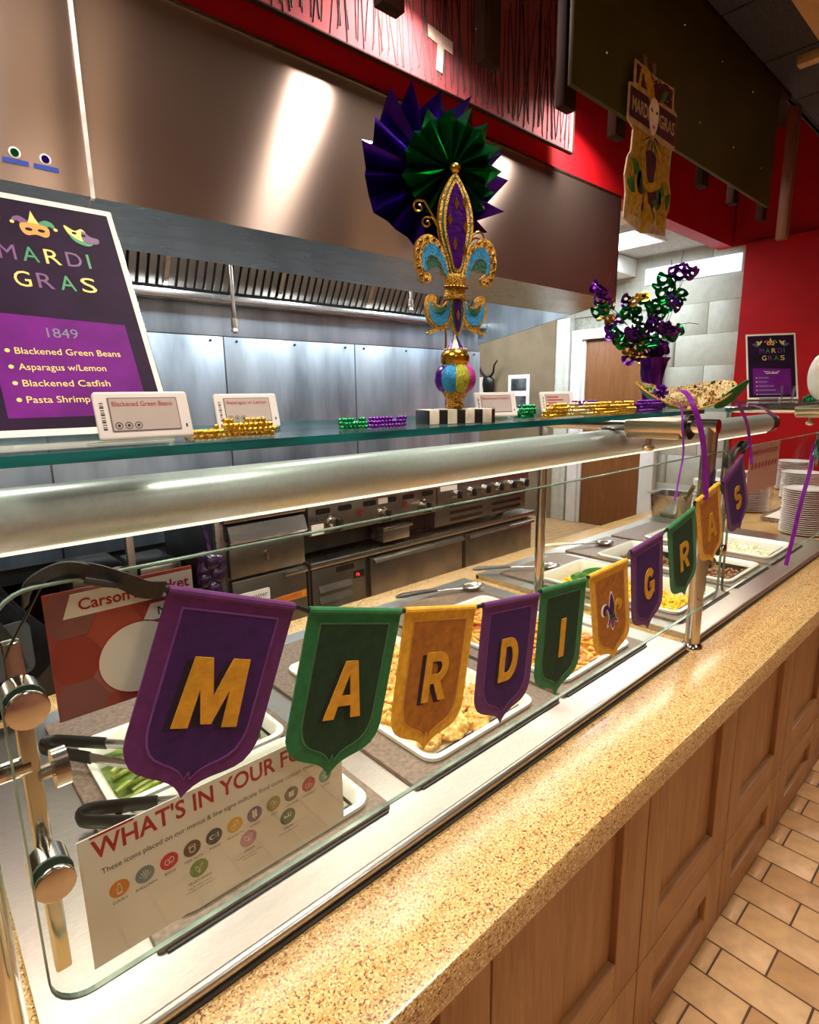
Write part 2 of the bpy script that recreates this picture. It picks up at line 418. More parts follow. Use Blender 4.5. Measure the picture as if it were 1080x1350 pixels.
# floor
fl = struct(MB().box(-3.2, 8, -3.6, 7, -.05, -.004).build('floor', FLOORM, smooth=0), 'tan quarry tile floor with brown grout joints')
tileM = [mat('quarry_tile_%d' % i, c, .42, 0, .08, 20, .05, 120) for i, c in enumerate(('#c59c6d', '#bd9163', '#cba375', '#b78c5f'))]
tme = []
for m in tileM:
    t = MB().box(-.0525, .0525, -.1075, .1075, -.006, 0).build('tile', m, local=True, bevel=.0015); tme.append(t.data); bpy.data.objects.remove(t)
grout = MB().box(.55, 4.75, -1.13, .456, -.0039, -.0025).build('grout_bed', mat('grout', '#4f3829', .8), fl, smooth=0)
fo = Vector(fl.location)
for i in range(38):
    xc = 1.322-.1105*7+.1105*i+.055
    for j in range(8):
        yc = (.304 if i % 2 else .414)-.11-.22*j+.22
        y0, y1 = yc-.1075, yc+.1075
        if y0 > .44 or y1 < -1.12: continue
        sc = 1.0
        if y1 > .458: sc = (.458-y0)/.215; yc = (y0+.458)/2
        link(random.choice(tme), 'tile', fl, Vector((xc, yc, 0))-fo, sc=(1, sc, 1))

# far end wall of pale stone-look blocks, red customer-side wall, steel back wall
wr = struct(MB().box(6.2, 6.35, 2.08, 6.8, -.05, 3.05).build('wall_right', mat('block_joint', '#a3a598', .8), smooth=0), 'pale grey block wall at the end of the kitchen')
blk = [mat('block_face_%d' % i, c, .5, 0, .04, 14, .05, 60) for i, c in enumerate(('#b4b6a8', '#b1b3a6', '#b7b9ac'))]
bme = []
for m in blk:
    t = MB().box(-.006, .02, -.3003, .3003, -.1516, .1516).build('block', m, local=True, bevel=.0012); bme.append(t.data); bpy.data.objects.remove(t)
wo = Vector(wr.location)
for k in range(10):
    zc = -.02+.305*k+.15
    for j in range(9):
        y0 = 2.09+.605*j-(.3 if k % 2 else 0); y1 = y0+.6
        a, b = max(y0, 2.09), min(y1, 6.75)
        if b-a < .06: continue
        if a < 3.92 and b > 2.78 and zc < 2.3:   # leave the doorway
            segs = []
            if a < 2.78: segs.append((a, 2.78))
            if b > 3.92: segs.append((3.92, b))
        else: segs = [(a, b)]
        for p, q in segs:
            if q-p < .03: continue
            link(random.choice(bme), 'block', wr, Vector((6.19, (p+q)/2, zc))-wo, sc=(1, (q-p)/.6, 1))
struct(MB().box(6.1, 6.25, -3.6, 2.075, -.05, 2.885).build('wall_red', REDW, smooth=0), 'deep red painted wall beside the serving line')
struct(MB().box(6.15, 6.3, -3.6, 2.2, 2.885, 3.85).build('wall_red_upper', REDW, smooth=0), 'deep red wall above the serving line')
struct(MB().box(-3.2, 7.0, 2.215, 2.35, 2.885, 3.85).build('wall_soffit', RED, smooth=0), 'bright red bulkhead running above the exhaust hood')
struct(MB().box(-3.3, -3.15, -3.6, 7, -.05, 3.85).build('wall_left', mat('left_wall', '#a98d74', .7), smooth=0), 'tan painted wall')
struct(MB().box(-3.2, 8, -3.75, -3.55, -.05, 3.5).build('wall_front', mat('front_wall', '#c2957f', .7, 0, .3, .8, hex2='#8f5648'), smooth=0), 'brown and red wall of the dining side')
struct(MB().box(-3.2, 6.3, 6.75, 6.9, -.05, 3.1).build('wall_rear', mat('rear_wall', '#8d7f68', .7), smooth=0), 'tan wall of the back kitchen')
struct(MB().box(6.1, 6.185, 4.1, 6.75, -.05, 2.94).build('wall_tan', mat('tan_wall', '#85765c', .7, 0, .1, 3), smooth=0), 'dull tan painted wall past the pale doorway strip')
wb = struct(MB().box(-3.2, 4.05, 3.52, 3.66, -.05, 2.95).build('wall_back', STEELD, smooth=0), 'stainless clad wall behind the cooking line')
# stainless cladding panels on the back wall
for i, (x0, x1) in enumerate(((-1.4, -.4), (-.39, .61), (.62, 1.625), (1.635, 2.64), (2.65, 3.66), (3.67, 4.05))):
    MB().box(x0, x1, 3.508, 3.52, .7, 1.93).build('wall_panel', STEELW, wb, bevel=.002)
    p = MB()
    for a in (x0+.08, (x0+x1)/2, x1-.08): p.cyl((a, 3.508, 1.905), (a, 3.503, 1.905), .008, n=10)
    p.build('rivets', STEELK, wb)
MB().box(-1.4, 4.05, 3.512, 3.52, 1.936, 2.16).build('wall_panel', STEELW, wb, bevel=.002)
# ceilings
dark_tile = mat('dark_ceiling_tile', '#3a383c', .9, 0, .25, 120, .4, 300)
cl = struct(MB().box(-3.2, 8, -3.6, 1.34, 3.3, 3.4).build('ceiling', mat('ceiling_grid', '#1a1717', .8), smooth=0), 'dark acoustic tile ceiling over the customer side')
t = MB().box(-.293, .293, -.293, .293, -.012, 0).build('ceiling_tile', dark_tile, local=True, bevel=.003); ctm = t.data; bpy.data.objects.remove(t)
co = Vector(cl.location)
for i in range(12):
    for j in range(7):
        x = 1.4+.6*i-1.5; y = 1.0-.6*j
        if any(abs(x-a) < .62 and abs(y-b) < .62 for a, b in AISLE_AND_FILL_LIGHTS): continue
        link(ctm, 'ceiling_tile', cl, Vector((x, y, 3.298))-co)
struct(MB().box(-3.2, 8, 1.33, 2.3, 3.8, 3.9).box(-3.2, 8, 1.325, 1.35, 3.3, 3.8).build('ceiling_cove', mat('cove_ceiling', '#3a2a26', .85), smooth=0), 'shadowed cove ceiling between fascia and bulkhead')
ck = struct(MB().box(-3.2, 6.3, 2.35, 6.8, 2.95, 3.05).build('ceiling_kitchen', mat('white_grid', '#b9b9b4', .7), smooth=0), 'white tile ceiling over the kitchen')
t = MB().box(-.296, .296, -.596, .596, -.008, 0).build('ceiling_tile', mat('white_ceiling_tile', '#e4e2da', .8, 0, .05, 80, .1), local=True, bevel=.002); wtm = t.data; bpy.data.objects.remove(t)
co = Vector(ck.location)
for i in range(8):
    for j in range(4):
        x, y = 2.0+.6*i-.45, 2.95+1.2*j
        if any(abs(x-a) < .5 and abs(y-b) < 1.0 for a, b in KITCHEN_LIGHTS): continue
        if x < 4.4 and y < 3.7: continue
        if x > 6.1: continue
        link(wtm, 'ceiling_tile', ck, Vector((x, y, 2.949))-co)
struct(MB().box(5.6, 6.18, 3.16, 4.3, 2.77, 2.94).build('trim_1', WHITE, bevel=.004), 'white boxed beam under the kitchen ceiling')
# door in the end wall
dr = thing('door_1', 'brown veneer door in a white frame', 'door', (6.18, 3.35, 0)); dr['kind'] = 'structure'
del dr['category']
m = MB(); m.box(6.1, 6.21, 3.74, 3.87, 0, 2.27).box(6.1, 6.21, 2.80, 2.93, 0, 2.27).box(6.1, 6.21, 2.93, 3.74, 2.16, 2.27)
m.box(6.13, 6.21, 3.70, 3.74, 0, 2.16).box(6.13, 6.21, 2.93, 2.97, 0, 2.16); m.build('door_frame', WHITE, dr, bevel=.006)
MB().box(6.15, 6.2, 2.97, 3.70, 0, 2.155).build('door_leaf', DOORW, dr, bevel=.003)
MB().cyl((6.15, 3.05, 1.02), (6.09, 3.05, 1.02), .012).cyl((6.095, 3.05, 1.02), (6.095, 3.17, 1.02), .01).build('door_handle', CHROME, dr)
struct(MB().box(6.12, 6.2, 3.9, 4.16, 0, 2.42).box(6.1, 6.13, 3.9, 3.96, 0, 2.42).build('trim_2', mat('pale_strip', '#cdd0c6', .5, 0, .06, 12), bevel=.004), 'pale lit wall strip beside the door frame')
struct(MB().box(6.04, 6.1, -3.6, 2.07, -.004, .1).build('baseboard_right', BLACK, smooth=0))

# ceiling light panels
def troffer(x, y, z, w, l, label, group, frm, em):
    t = thing('ceiling_light', label, 'light', (x, y, z), 0, group)
    MB().box(x-w/2-.03, x+w/2+.03, y-l/2-.03, y-l/2, z-.012, z).box(x-w/2-.03, x+w/2+.03, y+l/2, y+l/2+.03, z-.012, z).box(x-w/2-.03, x-w/2, y-l/2, y+l/2, z-.012, z).box(x+w/2, x+w/2+.03, y-l/2, y+l/2, z-.012, z).build('light_frame', frm, t)
    MB().box(x-w/2, x+w/2, y-l/2, y+l/2, z-.008, z-.002).build('diffuser', em, t, smooth=0)
KEM = mat('cool_diffuser', '#eef4ff', .5, var=.01, emit=5.0); AEM = mat('warm_diffuser', '#ffe3bd', .5, var=.01, emit=4.0)
for i, (x, y) in enumerate(KITCHEN_LIGHTS): troffer(x, y, 2.945, .56, 1.12, 'cool white ceiling light panel over the ' + ('kitchen doorway' if i == 0 else 'back kitchen'), 'kitchen ceiling lights', WHITE, KEM)
for i, (x, y) in enumerate(AISLE_AND_FILL_LIGHTS): troffer(x, y, 3.292, .56, .56, 'warm ceiling light panel over the customer aisle', 'aisle ceiling lights', BLACK, AEM)
for (x, y) in COVE_LIGHTS:
    t = thing('downlight', 'square pendant downlight hanging in the cove above the hood', 'light', (x, y, 3.25), 0, 'cove downlights')
    MB().box(x-.14, x+.14, y-.14, y+.14, 3.31, 3.40).build('housing', BLACK, t, bevel=.004)
    MB().cyl((x, y, 3.40), (x, y, 3.80), .012, n=10).build('stem', BLACK, t)
    MB().prism(Fr((x, y, 3.31), (1, 0, 0), (0, -1, 0)), rrect(-.15, -.15, .15, .15, .01), 0, .012, [rrect(-.12, -.12, .12, .12, .01)]).build('light_frame', BLACK, t)
    MB().box(x-.12, x+.12, y-.12, y+.12, 3.302, 3.308).build('diffuser', mat('neutral_diffuser', '#fff1dc', .5, var=.01, emit=5.0), t, smooth=0)

# ================================================================== HOOD
HX0, HX1, HY = .615, 4.02, 2.2
def hood(name, x0, x1, label, right_end, left_end, filt):
    h = thing(name, label, 'hood', ((x0+x1)/2, HY, 2.0))
    n = MB()
    n.box(x0, x1, HY, HY+.012, 2.205, 2.885)
    n.build('front_panel', STEELV, h, smooth=0)
    MB().box(x0, x1, HY-.004, HY+.02, 2.878, 2.89).build('top_trim', STEEL, h)
    m = MB().add([(x0, HY, 2.205), (x1, HY, 2.205), (x1, HY+.366, 2.142), (x0, HY+.366, 2.142), (x0, HY+.012, 2.215), (x1, HY+.012, 2.215), (x1, HY+.36, 2.16), (x0, HY+.36, 2.16)],
                 [(0, 3, 2, 1), (4, 5, 6, 7), (0, 1, 5, 4), (1, 2, 6, 5), (2, 3, 7, 6), (3, 0, 4, 7)])
    m.build('front_lip', STEEL, h, smooth=0, fix=True)
    for e, x in ((left_end, x0), (right_end, x1)):
        if not e: continue
        a, b = (x-.012, x) if x == x1 else (x, x+.012)
        MB().prism(Fr((b, 0, 0), (0, 1, 0), (0, 0, 1)), [(HY, 2.885), (HY, 2.205), (HY+.366, 2.142), (3.235, 2.03), (3.5, 1.99), (3.5, 2.885)], -.012, 0).build('end_panel', STEELW, h, smooth=0, fix=True)
    MB().box(x0+.013, x1-.013, HY+.02, 3.5, 2.86, 2.884).build('top_panel', STEELD, h, smooth=0)
    if filt:
        MB().add([(x0+.02, 3.5, 2.165), (x1-.02, 3.5, 2.165), (x1-.02, 3.1, 2.86), (x0+.02, 3.1, 2.86)], [(0, 1, 2, 3)]).build('filter_back', DARK, h, smooth=0)
        gt = MB().box(x0+.02, x1-.02, 3.39, 3.5, 2.115, 2.16).build('grease_gutter', STEEL, h, bevel=.006)
        sl = Vector((0, -.4, .695)).normalized()
        s0 = MB().obox((0, 0, 0), (1, 0, 0), sl, Vector((1, 0, 0)).cross(sl), .0195, .38, .008).build('slat', STEELD, None, local=True, smooth=0, bevel=.003)
        me = s0.data; bpy.data.objects.remove(s0)
        k = int((x1-x0-.08)/.0535)
        for i in range(k):
            link(me, 'slat', h, Vector((x0+.06+.0535*i, 3.275, 2.52))-Vector(h.location))
        for xx in (1.28, 2.0, 2.72, 3.44):
            if not x0 < xx < x1: continue
            MB().obox((xx, 3.26, 2.52), (1, 0, 0), sl, Vector((1, 0, 0)).cross(sl), .012, .38, .012).build('filter_frame', STEEL, h, smooth=0)
    return h
hd = hood('exhaust_hood', HX0, HX1, 'long stainless exhaust hood over the griddle line', True, False, True)
hl = hood('exhaust_hood', -2.4, HX0-.012, 'adjoining stainless hood bearing two small stickers', False, False, True)
MB().box(HX0-.012, HX0, HY-.006, HY+.02, 2.2, 2.89).build('seam_strip', mat('seam_white', '#e8e2dc', .4, .3), hl, smooth=0)
for x, c in ((.405, GRNF), (.485, PURF)):
    f = FX(x, HY-.001, 2.28)
    MB().prism(f, rrect(-.034, -.024, .034, -.010, .003), 0, .001).build('sticker', INKB, hl, smooth=0)
    MB().prism(f, circ(0, .008, .016), 0, .001).build('sticker', WHITE, hl, smooth=0)
    MB().prism(f, circ(0, .008, .011), .001, .002).build('sticker_print', c, hl, smooth=0)
# fire suppression nozzles below the hood
for x, z0, lab in ((1.56, 1.93, 'long'), (2.93, 2.16, 'short')):
    t = thing('suppression_nozzle', lab + ' steel fire suppression pipe hanging below the hood filters', 'pipe', (x, 3.2, z0), 0, None)
    MB().cyl((x, 3.2, 2.62), (x, 3.2, z0+.06), .013, n=12).build('pipe', CHROME, t)
    MB().cyl((x, 3.2, z0+.07), (x, 3.2, z0+.02), .02, n=8).cyl((x, 3.2, z0+.02), (x, 3.2, z0), .014, .022, n=10).build('nozzle_head', BRONZE, t)
    MB().sphere((x, 3.2, z0-.004), .013, sc=(1, 1, .8)).build('nozzle_cap', mat('cap_red', '#c7a29a', .4), t)
# row of photographs, deer-head hook, notice on tan wall
pf = thing('wall_photos', 'white card with two dark landscape photos on the tan wall', 'picture', (6.09, 4.6, 1.35))
fr = Fr((6.098, 4.79, 1.33), (0, -1, 0), (0, 0, 1))
MB().prism(fr, rrect(0, 0, .34, .47, .004), 0, .004).build('card', WHITE, pf, smooth=0)
for y in (.05, .27):
    MB().prism(fr, rrect(.05, y, .29, y+.15, .002), .004, .006).build('photo', mat('photo_dark', '#2c3236', .3, 0, .6, 6, hex2='#8a8f92'), pf, smooth=0)
dh = thing('deer_head_hook', 'small black deer head with antlers mounted on the tan wall', 'ornament', (6.09, 5.08, 1.5))
MB().lathe([(0, 0), (.05, .02), (.08, .1), (.095, .19), (.085, .26), (.04, .3), (0, .31)], (6.04, 5.08, 1.5), 12, .6, 1).build('head', BLACK, dh)
for s in (-1, 1):
    MB().tube([(6.03, 5.08+s*.03, 1.78), (6.02, 5.08+s*.10, 1.84), (6.0, 5.08+s*.13, 1.93), (6.0, 5.08+s*.18, 1.99)], [.018, .015, .012, .008]).build('antler', BLACK, dh)
one(MB().prism(Fr((6.098, 5.42, 1.52), (0, -1, 0), (0, 0, 1)), rrect(0, 0, .2, .27, .003), 0, .003), 'notice', PAPER, 'white paper notice on tan wall beside the deer head', 'notice')

# ================================================================== COOKING LINE
EY = 2.5
# fryer
fx0, fx1 = 1.085, 1.515
fy = thing('deep_fryer', 'stainless floor fryer with slanted splash front beside the griddle', 'fryer', ((fx0+fx1)/2, EY+.4, 0))
MB().box(fx0, fx1, EY+.02, 3.3, .12, .99).build('cabinet', STEELD, fy, bevel=.004)
MB().box(fx0-.005, fx1+.005, EY-.03, 3.3, .985, 1.02).build('top_rim', STEEL, fy, bevel=.006)
MB().prism(Fr((fx0+.01, 0, 0), (0, 1, 0), (0, 0, 1)), [(EY+.02, .98), (EY-.03, .97), (EY-.06, .9), (EY-.045, .885), (EY+.02, .9)], 0, .41).build('splash_front', STEEL, fy, fix=True)
dp = MB().box(fx0+.015, fx1-.01, EY-.02, EY+.02, .715, .875).build('control_panel', STEELD, fy, bevel=.003)
MB().cyl((1.29, EY-.02, .81), (1.29, EY-.03, .81), .014).cyl((1.29, EY-.025, .8), (1.29, EY-.03, .775), .006).build('latch', CHROME, dp)
do = MB().box(fx0+.015, fx1-.01, EY-.025, EY+.02, .16, .70).build('door', STEELD, fy, bevel=.004)
MB().box(1.37, 1.50, EY-.05, EY-.025, .675, .698).build('door_handle', STEEL, do, bevel=.003)
fr = FX(0, EY-.0255, 0)
MB().prism(fr, rrect(1.12, .575, 1.29, .635, .006), 0, .003).build('badge', WPLAST, do, smooth=0)
text(fr, 'Frymaster', 1.137, .597, .025, INKK, do, w=.14, d=.0035)
MB().prism(fr, [(1.17, .535), (1.50, .535), (1.50, .575), (1.17, .56)], 0, .002).build('warning_sticker', mat('sticker_orange', '#d98a2b', .5), do, smooth=0)
for i in range(3): MB().prism(fr, [(1.19, .557-.008*i), (1.47, .560-.008*i), (1.47, .563-.008*i), (1.19, .560-.008*i)], .002, .0024).build('sticker_print', INKR, do, smooth=0)
for x in (fx0+.04, fx1-.04):
    MB().cyl((x, EY+.07, 0), (x, EY+.07, .12), .02, n=10).build('leg', STEELK, fy)
# chef base
cx0, cx1 = 1.535, 3.46
cb = thing('chef_base', 'low stainless refrigerated base with wide drawers under the griddle', 'cabinet', ((cx0+cx1)/2, EY+.4, 0))
MB().box(cx0, cx1, EY+.01, 3.3, .1, .67).build('body', STEELD, cb, bevel=.003)
MB().box(cx0-.01, cx1+.02, EY-.04, 3.32, .67, .705).build('base_top', STEEL, cb, bevel=.006)
vp = MB().box(cx0+.01, 1.90, EY-.012, EY+.01, .12, .655).build('compressor_panel', STEELD, cb, bevel=.003)
for k in range(6): MB().add([(cx0+.05, EY-.012, .56-.06*k), (1.80, EY-.012, .56-.06*k), (1.80, EY-.024, .525-.06*k), (cx0+.05, EY-.024, .525-.06*k), (cx0+.05, EY-.012, .52-.06*k), (1.80, EY-.012, 0.52-.06*k)], [(0, 3, 2, 1), (3, 4, 5, 2), (0, 4, 3), (1, 2, 5)]).build('louvre', STEELD, vp, smooth=0, fix=True)
fr = FX(0, EY-.0125, 0)
MB().prism(fr, rrect(1.70, .615, 1.82, .645, .003), 0, .002).build('badge', STEELK, vp, smooth=0)
MB().prism(fr, rrect(1.815, .555, 1.89, .595, .003), 0, .003).build('thermostat', BLACK, vp, smooth=0)
text(fr, '75', 1.83, .565, .018, mat('led_red', '#ff2a3c', .5, var=.02, emit=3), vp, w=.025, d=.0035)
for (a, b, n) in ((1.925, 2.69, 2), (2.725, 3.45, 2)):
    for k, (z0, z1) in enumerate(((.40, .655), (.125, .38))):
        d = MB().box(a, b, EY-.03, EY+.01, z0, z1).build('drawer', STEELD, cb, bevel=.004)
        MB().prism(Fr((a+.01, 0, 0), (0, 1, 0), (0, 0, 1)), [(EY-.03, z1), (EY-.06, z1-.012), (EY-.065, z1-.028), (EY-.055, z1-.03), (EY-.03, z1-.012)], 0, b-a-.02).build('drawer_pull', STEEL, d, fix=True, smooth=0)
for x in (cx0+.06, 2.5, cx1-.06): MB().cyl((x, EY+.1, 0), (x, EY+.1, .1), .03, n=10).build('caster', STEELK, cb)
# griddle
gx0, gx1 = 1.53, 2.455
gd = thing('griddle', 'stainless gas griddle with three dial knobs on its front', 'griddle', ((gx0+gx1)/2, EY+.4, .72))
MB().box(gx0, gx1, EY+.08, 3.25, .73, .985).build('body', STEELK, gd, bevel=.004)
MB().box(gx0, gx1, EY+.1, 3.25, .985, 1.0).build('cooking_plate', STEELK, gd, bevel=.003)
pn = MB().box(gx0, gx1, EY-.03, EY+.09, .845, 1.005).build('control_panel', STEELD, gd, bevel=.004)
MB().box(gx0, gx1, EY-.05, EY+.1, 1.0, 1.02).build('front_ledge', STEEL, gd, bevel=.003)
MB().box(gx0, gx0+.02, EY+.1, 3.25, 1.0, 1.12).box(gx1-.02, gx1, EY+.1, 3.25, 1.0, 1.12).box(gx0, gx1, 3.23, 3.25, 1.0, 1.12).build('splash_guard', STEELD, gd)
fr = FX(0, EY-.0305, 0)
for x in (1.62, 1.76, 1.93, 2.08, 2.22, 2.38):
    MB().prism(fr, rrect(x-.045, .955, x+.045, .985, .012), 0, .002).build('vent_slot', BLACK, pn, smooth=0)
for x in (1.685, 2.03, 2.35):
    kb = MB().cyl((x, EY-.03, .895), (x, EY-.075, .895), .042, .036, n=18).cyl((x, EY-.03, .895), (x, EY-.034, .895), .05, n=18).build('knob', CHROME, gd)
    MB().box(x-.006, x+.006, EY-.092, EY-.07, .865, .925).build('knob_grip', BLACK, kb, bevel=.003)
for x in (1.86, 2.19): MB().cyl((x, EY-.03, .93), (x, EY-.036, .93), .018, n=12).build('indicator', mat('dark_red_dot', '#6c2020', .4), pn)
MB().prism(fr, rrect(1.99, .955, 2.06, .99, .003), .0022, .003).build('label_plate', PAPER, pn, smooth=0)
MB().prism(fr, rrect(1.545, .85, 1.62, .905, .003), 0, .002).build('label_plate', PAPER, pn, smooth=0)
text(fr, 'VULCAN', 1.535, .922, .026, INKK, pn, w=.13, d=.001)
gt = MB().box(2.0, 2.2, EY-.06, EY+.06, .735, .82).build('grease_drawer', STEEL, gd, bevel=.004)
MB().box(1.99, 2.215, EY-.075, EY-.058, .805, .822).build('drawer_lip', STEEL, gt, bevel=.003)
for x in (gx0+.07, gx1-.07): MB().cyl((x, EY+.16, .705), (x, EY+.16, .735), .025, n=12).build('foot', BLACK, gd)
# open burner range / charbroiler
bx0, bx1 = 2.465, 3.40
br = thing('charbroiler', 'stainless charbroiler with a row of six knobs beside the griddle', 'broiler', ((bx0+bx1)/2, EY+.4, .72))
MB().box(bx0, bx1, EY+.06, 3.25, .74, .985).build('body', STEELD, br, bevel=.004)
pn = MB().box(bx0, bx1, EY-.03, EY+.06, .885, 1.005).build('control_panel', STEELD, br, bevel=.004)
lw = MB().box(bx0, bx1, EY-.005, EY+.06, .735, .88).build('lower_panel', STEELD, br, bevel=.004)
for i in range(6):
    x = bx0+.16+.14*i
    kb = MB().cyl((x, EY-.03, .935), (x, EY-.07, .935), .034, .028, n=16).build('knob', CHROME, br)
    MB().box(x-.005, x+.005, EY-.088, EY-.066, .91, .96).build('knob_grip', BLACK, kb, bevel=.003)
fr = FX(0, EY-.0055, 0)
for (a, b) in ((2.60, 2.92), (3.02, 3.34)):
    for z in (.755, .80, .845): MB().prism(fr, rrect(a, z, b, z+.022, .008), 0, .002).build('vent_slot', BLACK, lw, smooth=0)
MB().prism(FX(0, EY-.0305, 0), rrect(2.49, .965, 2.64, .995, .003), 0, .002).build('label_plate', PAPER, pn, smooth=0)
for i in range(14): MB().box(bx0+.05+.06*i, bx0+.075+.06*i, EY+.1, 3.2, .985, 1.01).build('grate_bar', BLACK, br, smooth=0)
for x in (bx0+.07, bx1-.07): MB().cyl((x, EY+.16, .705), (x, EY+.16, .742), .025, n=12).build('foot', BLACK, br)
# equipment left of the fryer
lc = thing('prep_cabinet', 'dark stainless shelving unit standing left of the fryer', 'cabinet', (.4, EY+.3, 0))
for x in (-.6, .2, .68, 1.06): MB().box(x-.015, x+.015, EY-.01, EY+.02, 0, 1.05).build('upright', STEEL, lc, bevel=.003)
MB().box(-.62, 1.07, EY+.02, 3.2, .1, .7).build('body', mat('dark_brown_box', '#2a2019', .6), lc, smooth=0)
MB().box(-.63, 1.075, EY-.02, 3.25, 1.0, 1.03).build('shelf_top', STEELD, lc, bevel=.004)
MB().box(-.63, 1.075, EY, 3.2, .68, .7).build('shelf', STEELD, lc, bevel=.003)
for x0, x1, z1 in ((.46, .67, .87), (.72, .9, .84)):
    one(MB().box(x0, x1, EY+.04, EY+.34, .702, z1), 'steel_pan', STEEL, 'squat steel pan on the shelf left of fryer' if x0 < .6 else 'smaller steel pan on the shelf nearest the fryer', 'pan', bevel=.012)
# crumpled dark purple bag hung on the fryer side
pb = MB()
for i in range(16):
    a = random.uniform(0, 6.28); pb.sphere((.985+.03*math.cos(a)+random.uniform(-.01, .01), EY-.085+.015*math.sin(a), .62+.016*i), random.uniform(.03, .045), 8, 6, (1, .8, 1.1))
pb.tube([(.985, EY-.085, .86), (.98, EY-.06, .95), (.98, EY-.03, 1.005), (.985, EY-.028, 1.02)], .01, 8)
one(pb, 'plastic_bag', mat('plum_plastic', '#2c1636', .2, 0, .4, 20, .3, 40), 'crumpled dark purple plastic bag beside the fryer', 'bag')

# ================================================================== SERVING COUNTER
CY = .456; CF = .406; CB = 1.53
PITCH = .525
def cabinet(x0, label):
    x1 = x0+PITCH
    c = thing('counter_cabinet', label, 'cabinet', ((x0+x1)/2, CY+.3, 0), 0, 'oak cabinets under the serving counter')
    MB().box(x0+.002, x1-.002, CY+.02, CY+.17, 0, .79).build('body', OAK, c, smooth=0)
    for nm, z0, z1, r0, r1 in (('upper_door', .262, .792, .36, .76), ('lower_door', .003, .256, .09, .172)):
        a, b = x0+.0025, x1-.0025; i0, i1 = x0+.09, x1-.112
        d = MB().box(i0-.004, i1+.004, CY+.016, CY+.02, r0-.004, r1+.004).build(nm, OAK, c, smooth=0)
        MB().box(a, i0, CY, CY+.02, z0, z1).build('stile', OAK, d, bevel=.0015)
        MB().box(i1, b, CY, CY+.02, z0, z1).build('stile', OAK, d, bevel=.0015)
        MB().box(i0, i1, CY, CY+.02, r1, z1).build('rail', OAKH, d, bevel=.0015)
        MB().box(i0, i1, CY, CY+.02, z0, r0).build('rail', OAKH, d, bevel=.0015)
    return c
for k in range(-3, 9):
    x0 = .567+PITCH*k
    lab = {-1: 'oak counter cabinet under the left end of the stone counter', 0: 'oak counter cabinet below the D and I pennants', 1: 'oak counter cabinet below the steel post between the two steam tables',
           2: 'oak counter cabinet below the corn pan of the second steam table', 3: 'oak counter cabinet below the meat pan of the second steam table'}.get(k, 'oak counter cabinet with upper and lower recessed panels further along the counter')
    cabinet(x0, lab)
# stone counter: strips round the two steam tables
U1 = (.03, 1.535); U2 = (1.605, 3.10); SB = 1.40; SF = .575
X0c, X1c = -1.6, 5.2
m = MB()
def slab(x0, x1, y0, y1): m.box(x0, x1, y0, y1, .794, CT)
outer = [(X0c, CF), (X1c, CF), (X1c, CB), (X0c, CB)]
hol = [[(a+.02, SF+.02), (b-.02, SF+.02), (b-.02, SB-.02), (a+.02, SB-.02)] for a, b in (U1, U2)]
m.prism(Fr((0, 0, .794), (1, 0, 0), (0, 1, 0)), outer, 0, CT-.794, hol)
one(m, 'stone_countertop', STONE, 'tan speckled quartz serving countertop along the oak cabinets', 'countertop', bevel=.004)
one(MB().box(X0c, X1c, CB-.06, CB-.03, 0, .794), 'counter_back_panel', STEELD, 'plain steel back panel under the kitchen edge of the counter', 'panel')

# steam tables
def steam_table(name, u, wells, label):
    a, b = u
    t = thing(name, label, 'steam table', ((a+b)/2, .98, CT))
    holes = [[(x0+.03, .70), (x1-.03, .70), (x1-.03, 1.30), (x0+.03, 1.30)] for x0, x1 in wells]
    MB().prism(Fr((0, 0, ST-.004), (1, 0, 0), (0, 1, 0)), [(a, SF+.006), (b, SF+.006), (b, SB), (a, SB)], 0, .004, holes).build('table_top', STEELT, t, smooth=0)
    MB().cyl((a, SF+.006, ST-.0075), (b, SF+.006, ST-.0075), .0085, n=14).build('rolled_edge', STEELT, t)
    MB().box(a, b, SF+.004, SF+.012, CT, ST-.012).box(a, b, SB-.012, SB, CT, ST-.004).box(a, a+.008, SF+.01, SB, CT, ST-.004).box(b-.008, b, SF+.01, SB, CT, ST-.004).build('apron', STEEL, t, smooth=0)
    MB().box(a+.002, b-.002, SF-.006, SF+.003, CT, CT+.003).build('sealant_bead', mat('sealant', '#3d352c', .7), t, smooth=0)
    for x0, x1 in wells:
        px0, px1 = (x0+x1)/2-.157, (x0+x1)/2+.157
        # brown speckled frame around the opening
        w = MB().prism(Fr((0, 0, ST), (1, 0, 0), (0, 1, 0)), rrect(x0, .65, x1, 1.335, .006), 0, .008, [rrect(px0, .68, px1, 1.195, .02)]).build('well_frame', PLATEB, t, smooth=0, bevel=.002)
        MB().box(x0+.01, x1-.01, 0.645, .6495, ST, ST+.003).build('frame_gasket', BLACK, w, smooth=0)
        g = MB(); g.box(x0+.04, x1-.04, .71, 1.29, .66, .664)
        for p in ((x0+.035, x0+.04, .705, 1.295), (x1-.04, x1-.035, .705, 1.295), (x0+.035, x1-.035, .705, .71), (x0+.035, x1-.035, 1.29, 1.295)): g.box(*p, .66, ST-.004)
        g.build('well_basin', STEELK, t, smooth=0)
    return t
W1 = [(.155, .535), (.595, 1.035), (1.05, 1.455)]
W2 = [(1.665, 2.06), (2.115, 2.47), (2.51, 2.93)]
steam_table('steam_table', U1, W1, 'stainless steam table holding asparagus, catfish and pasta pans')
steam_table('steam_table', U2, W2, 'second stainless steam table holding corn, pork and rice pans')

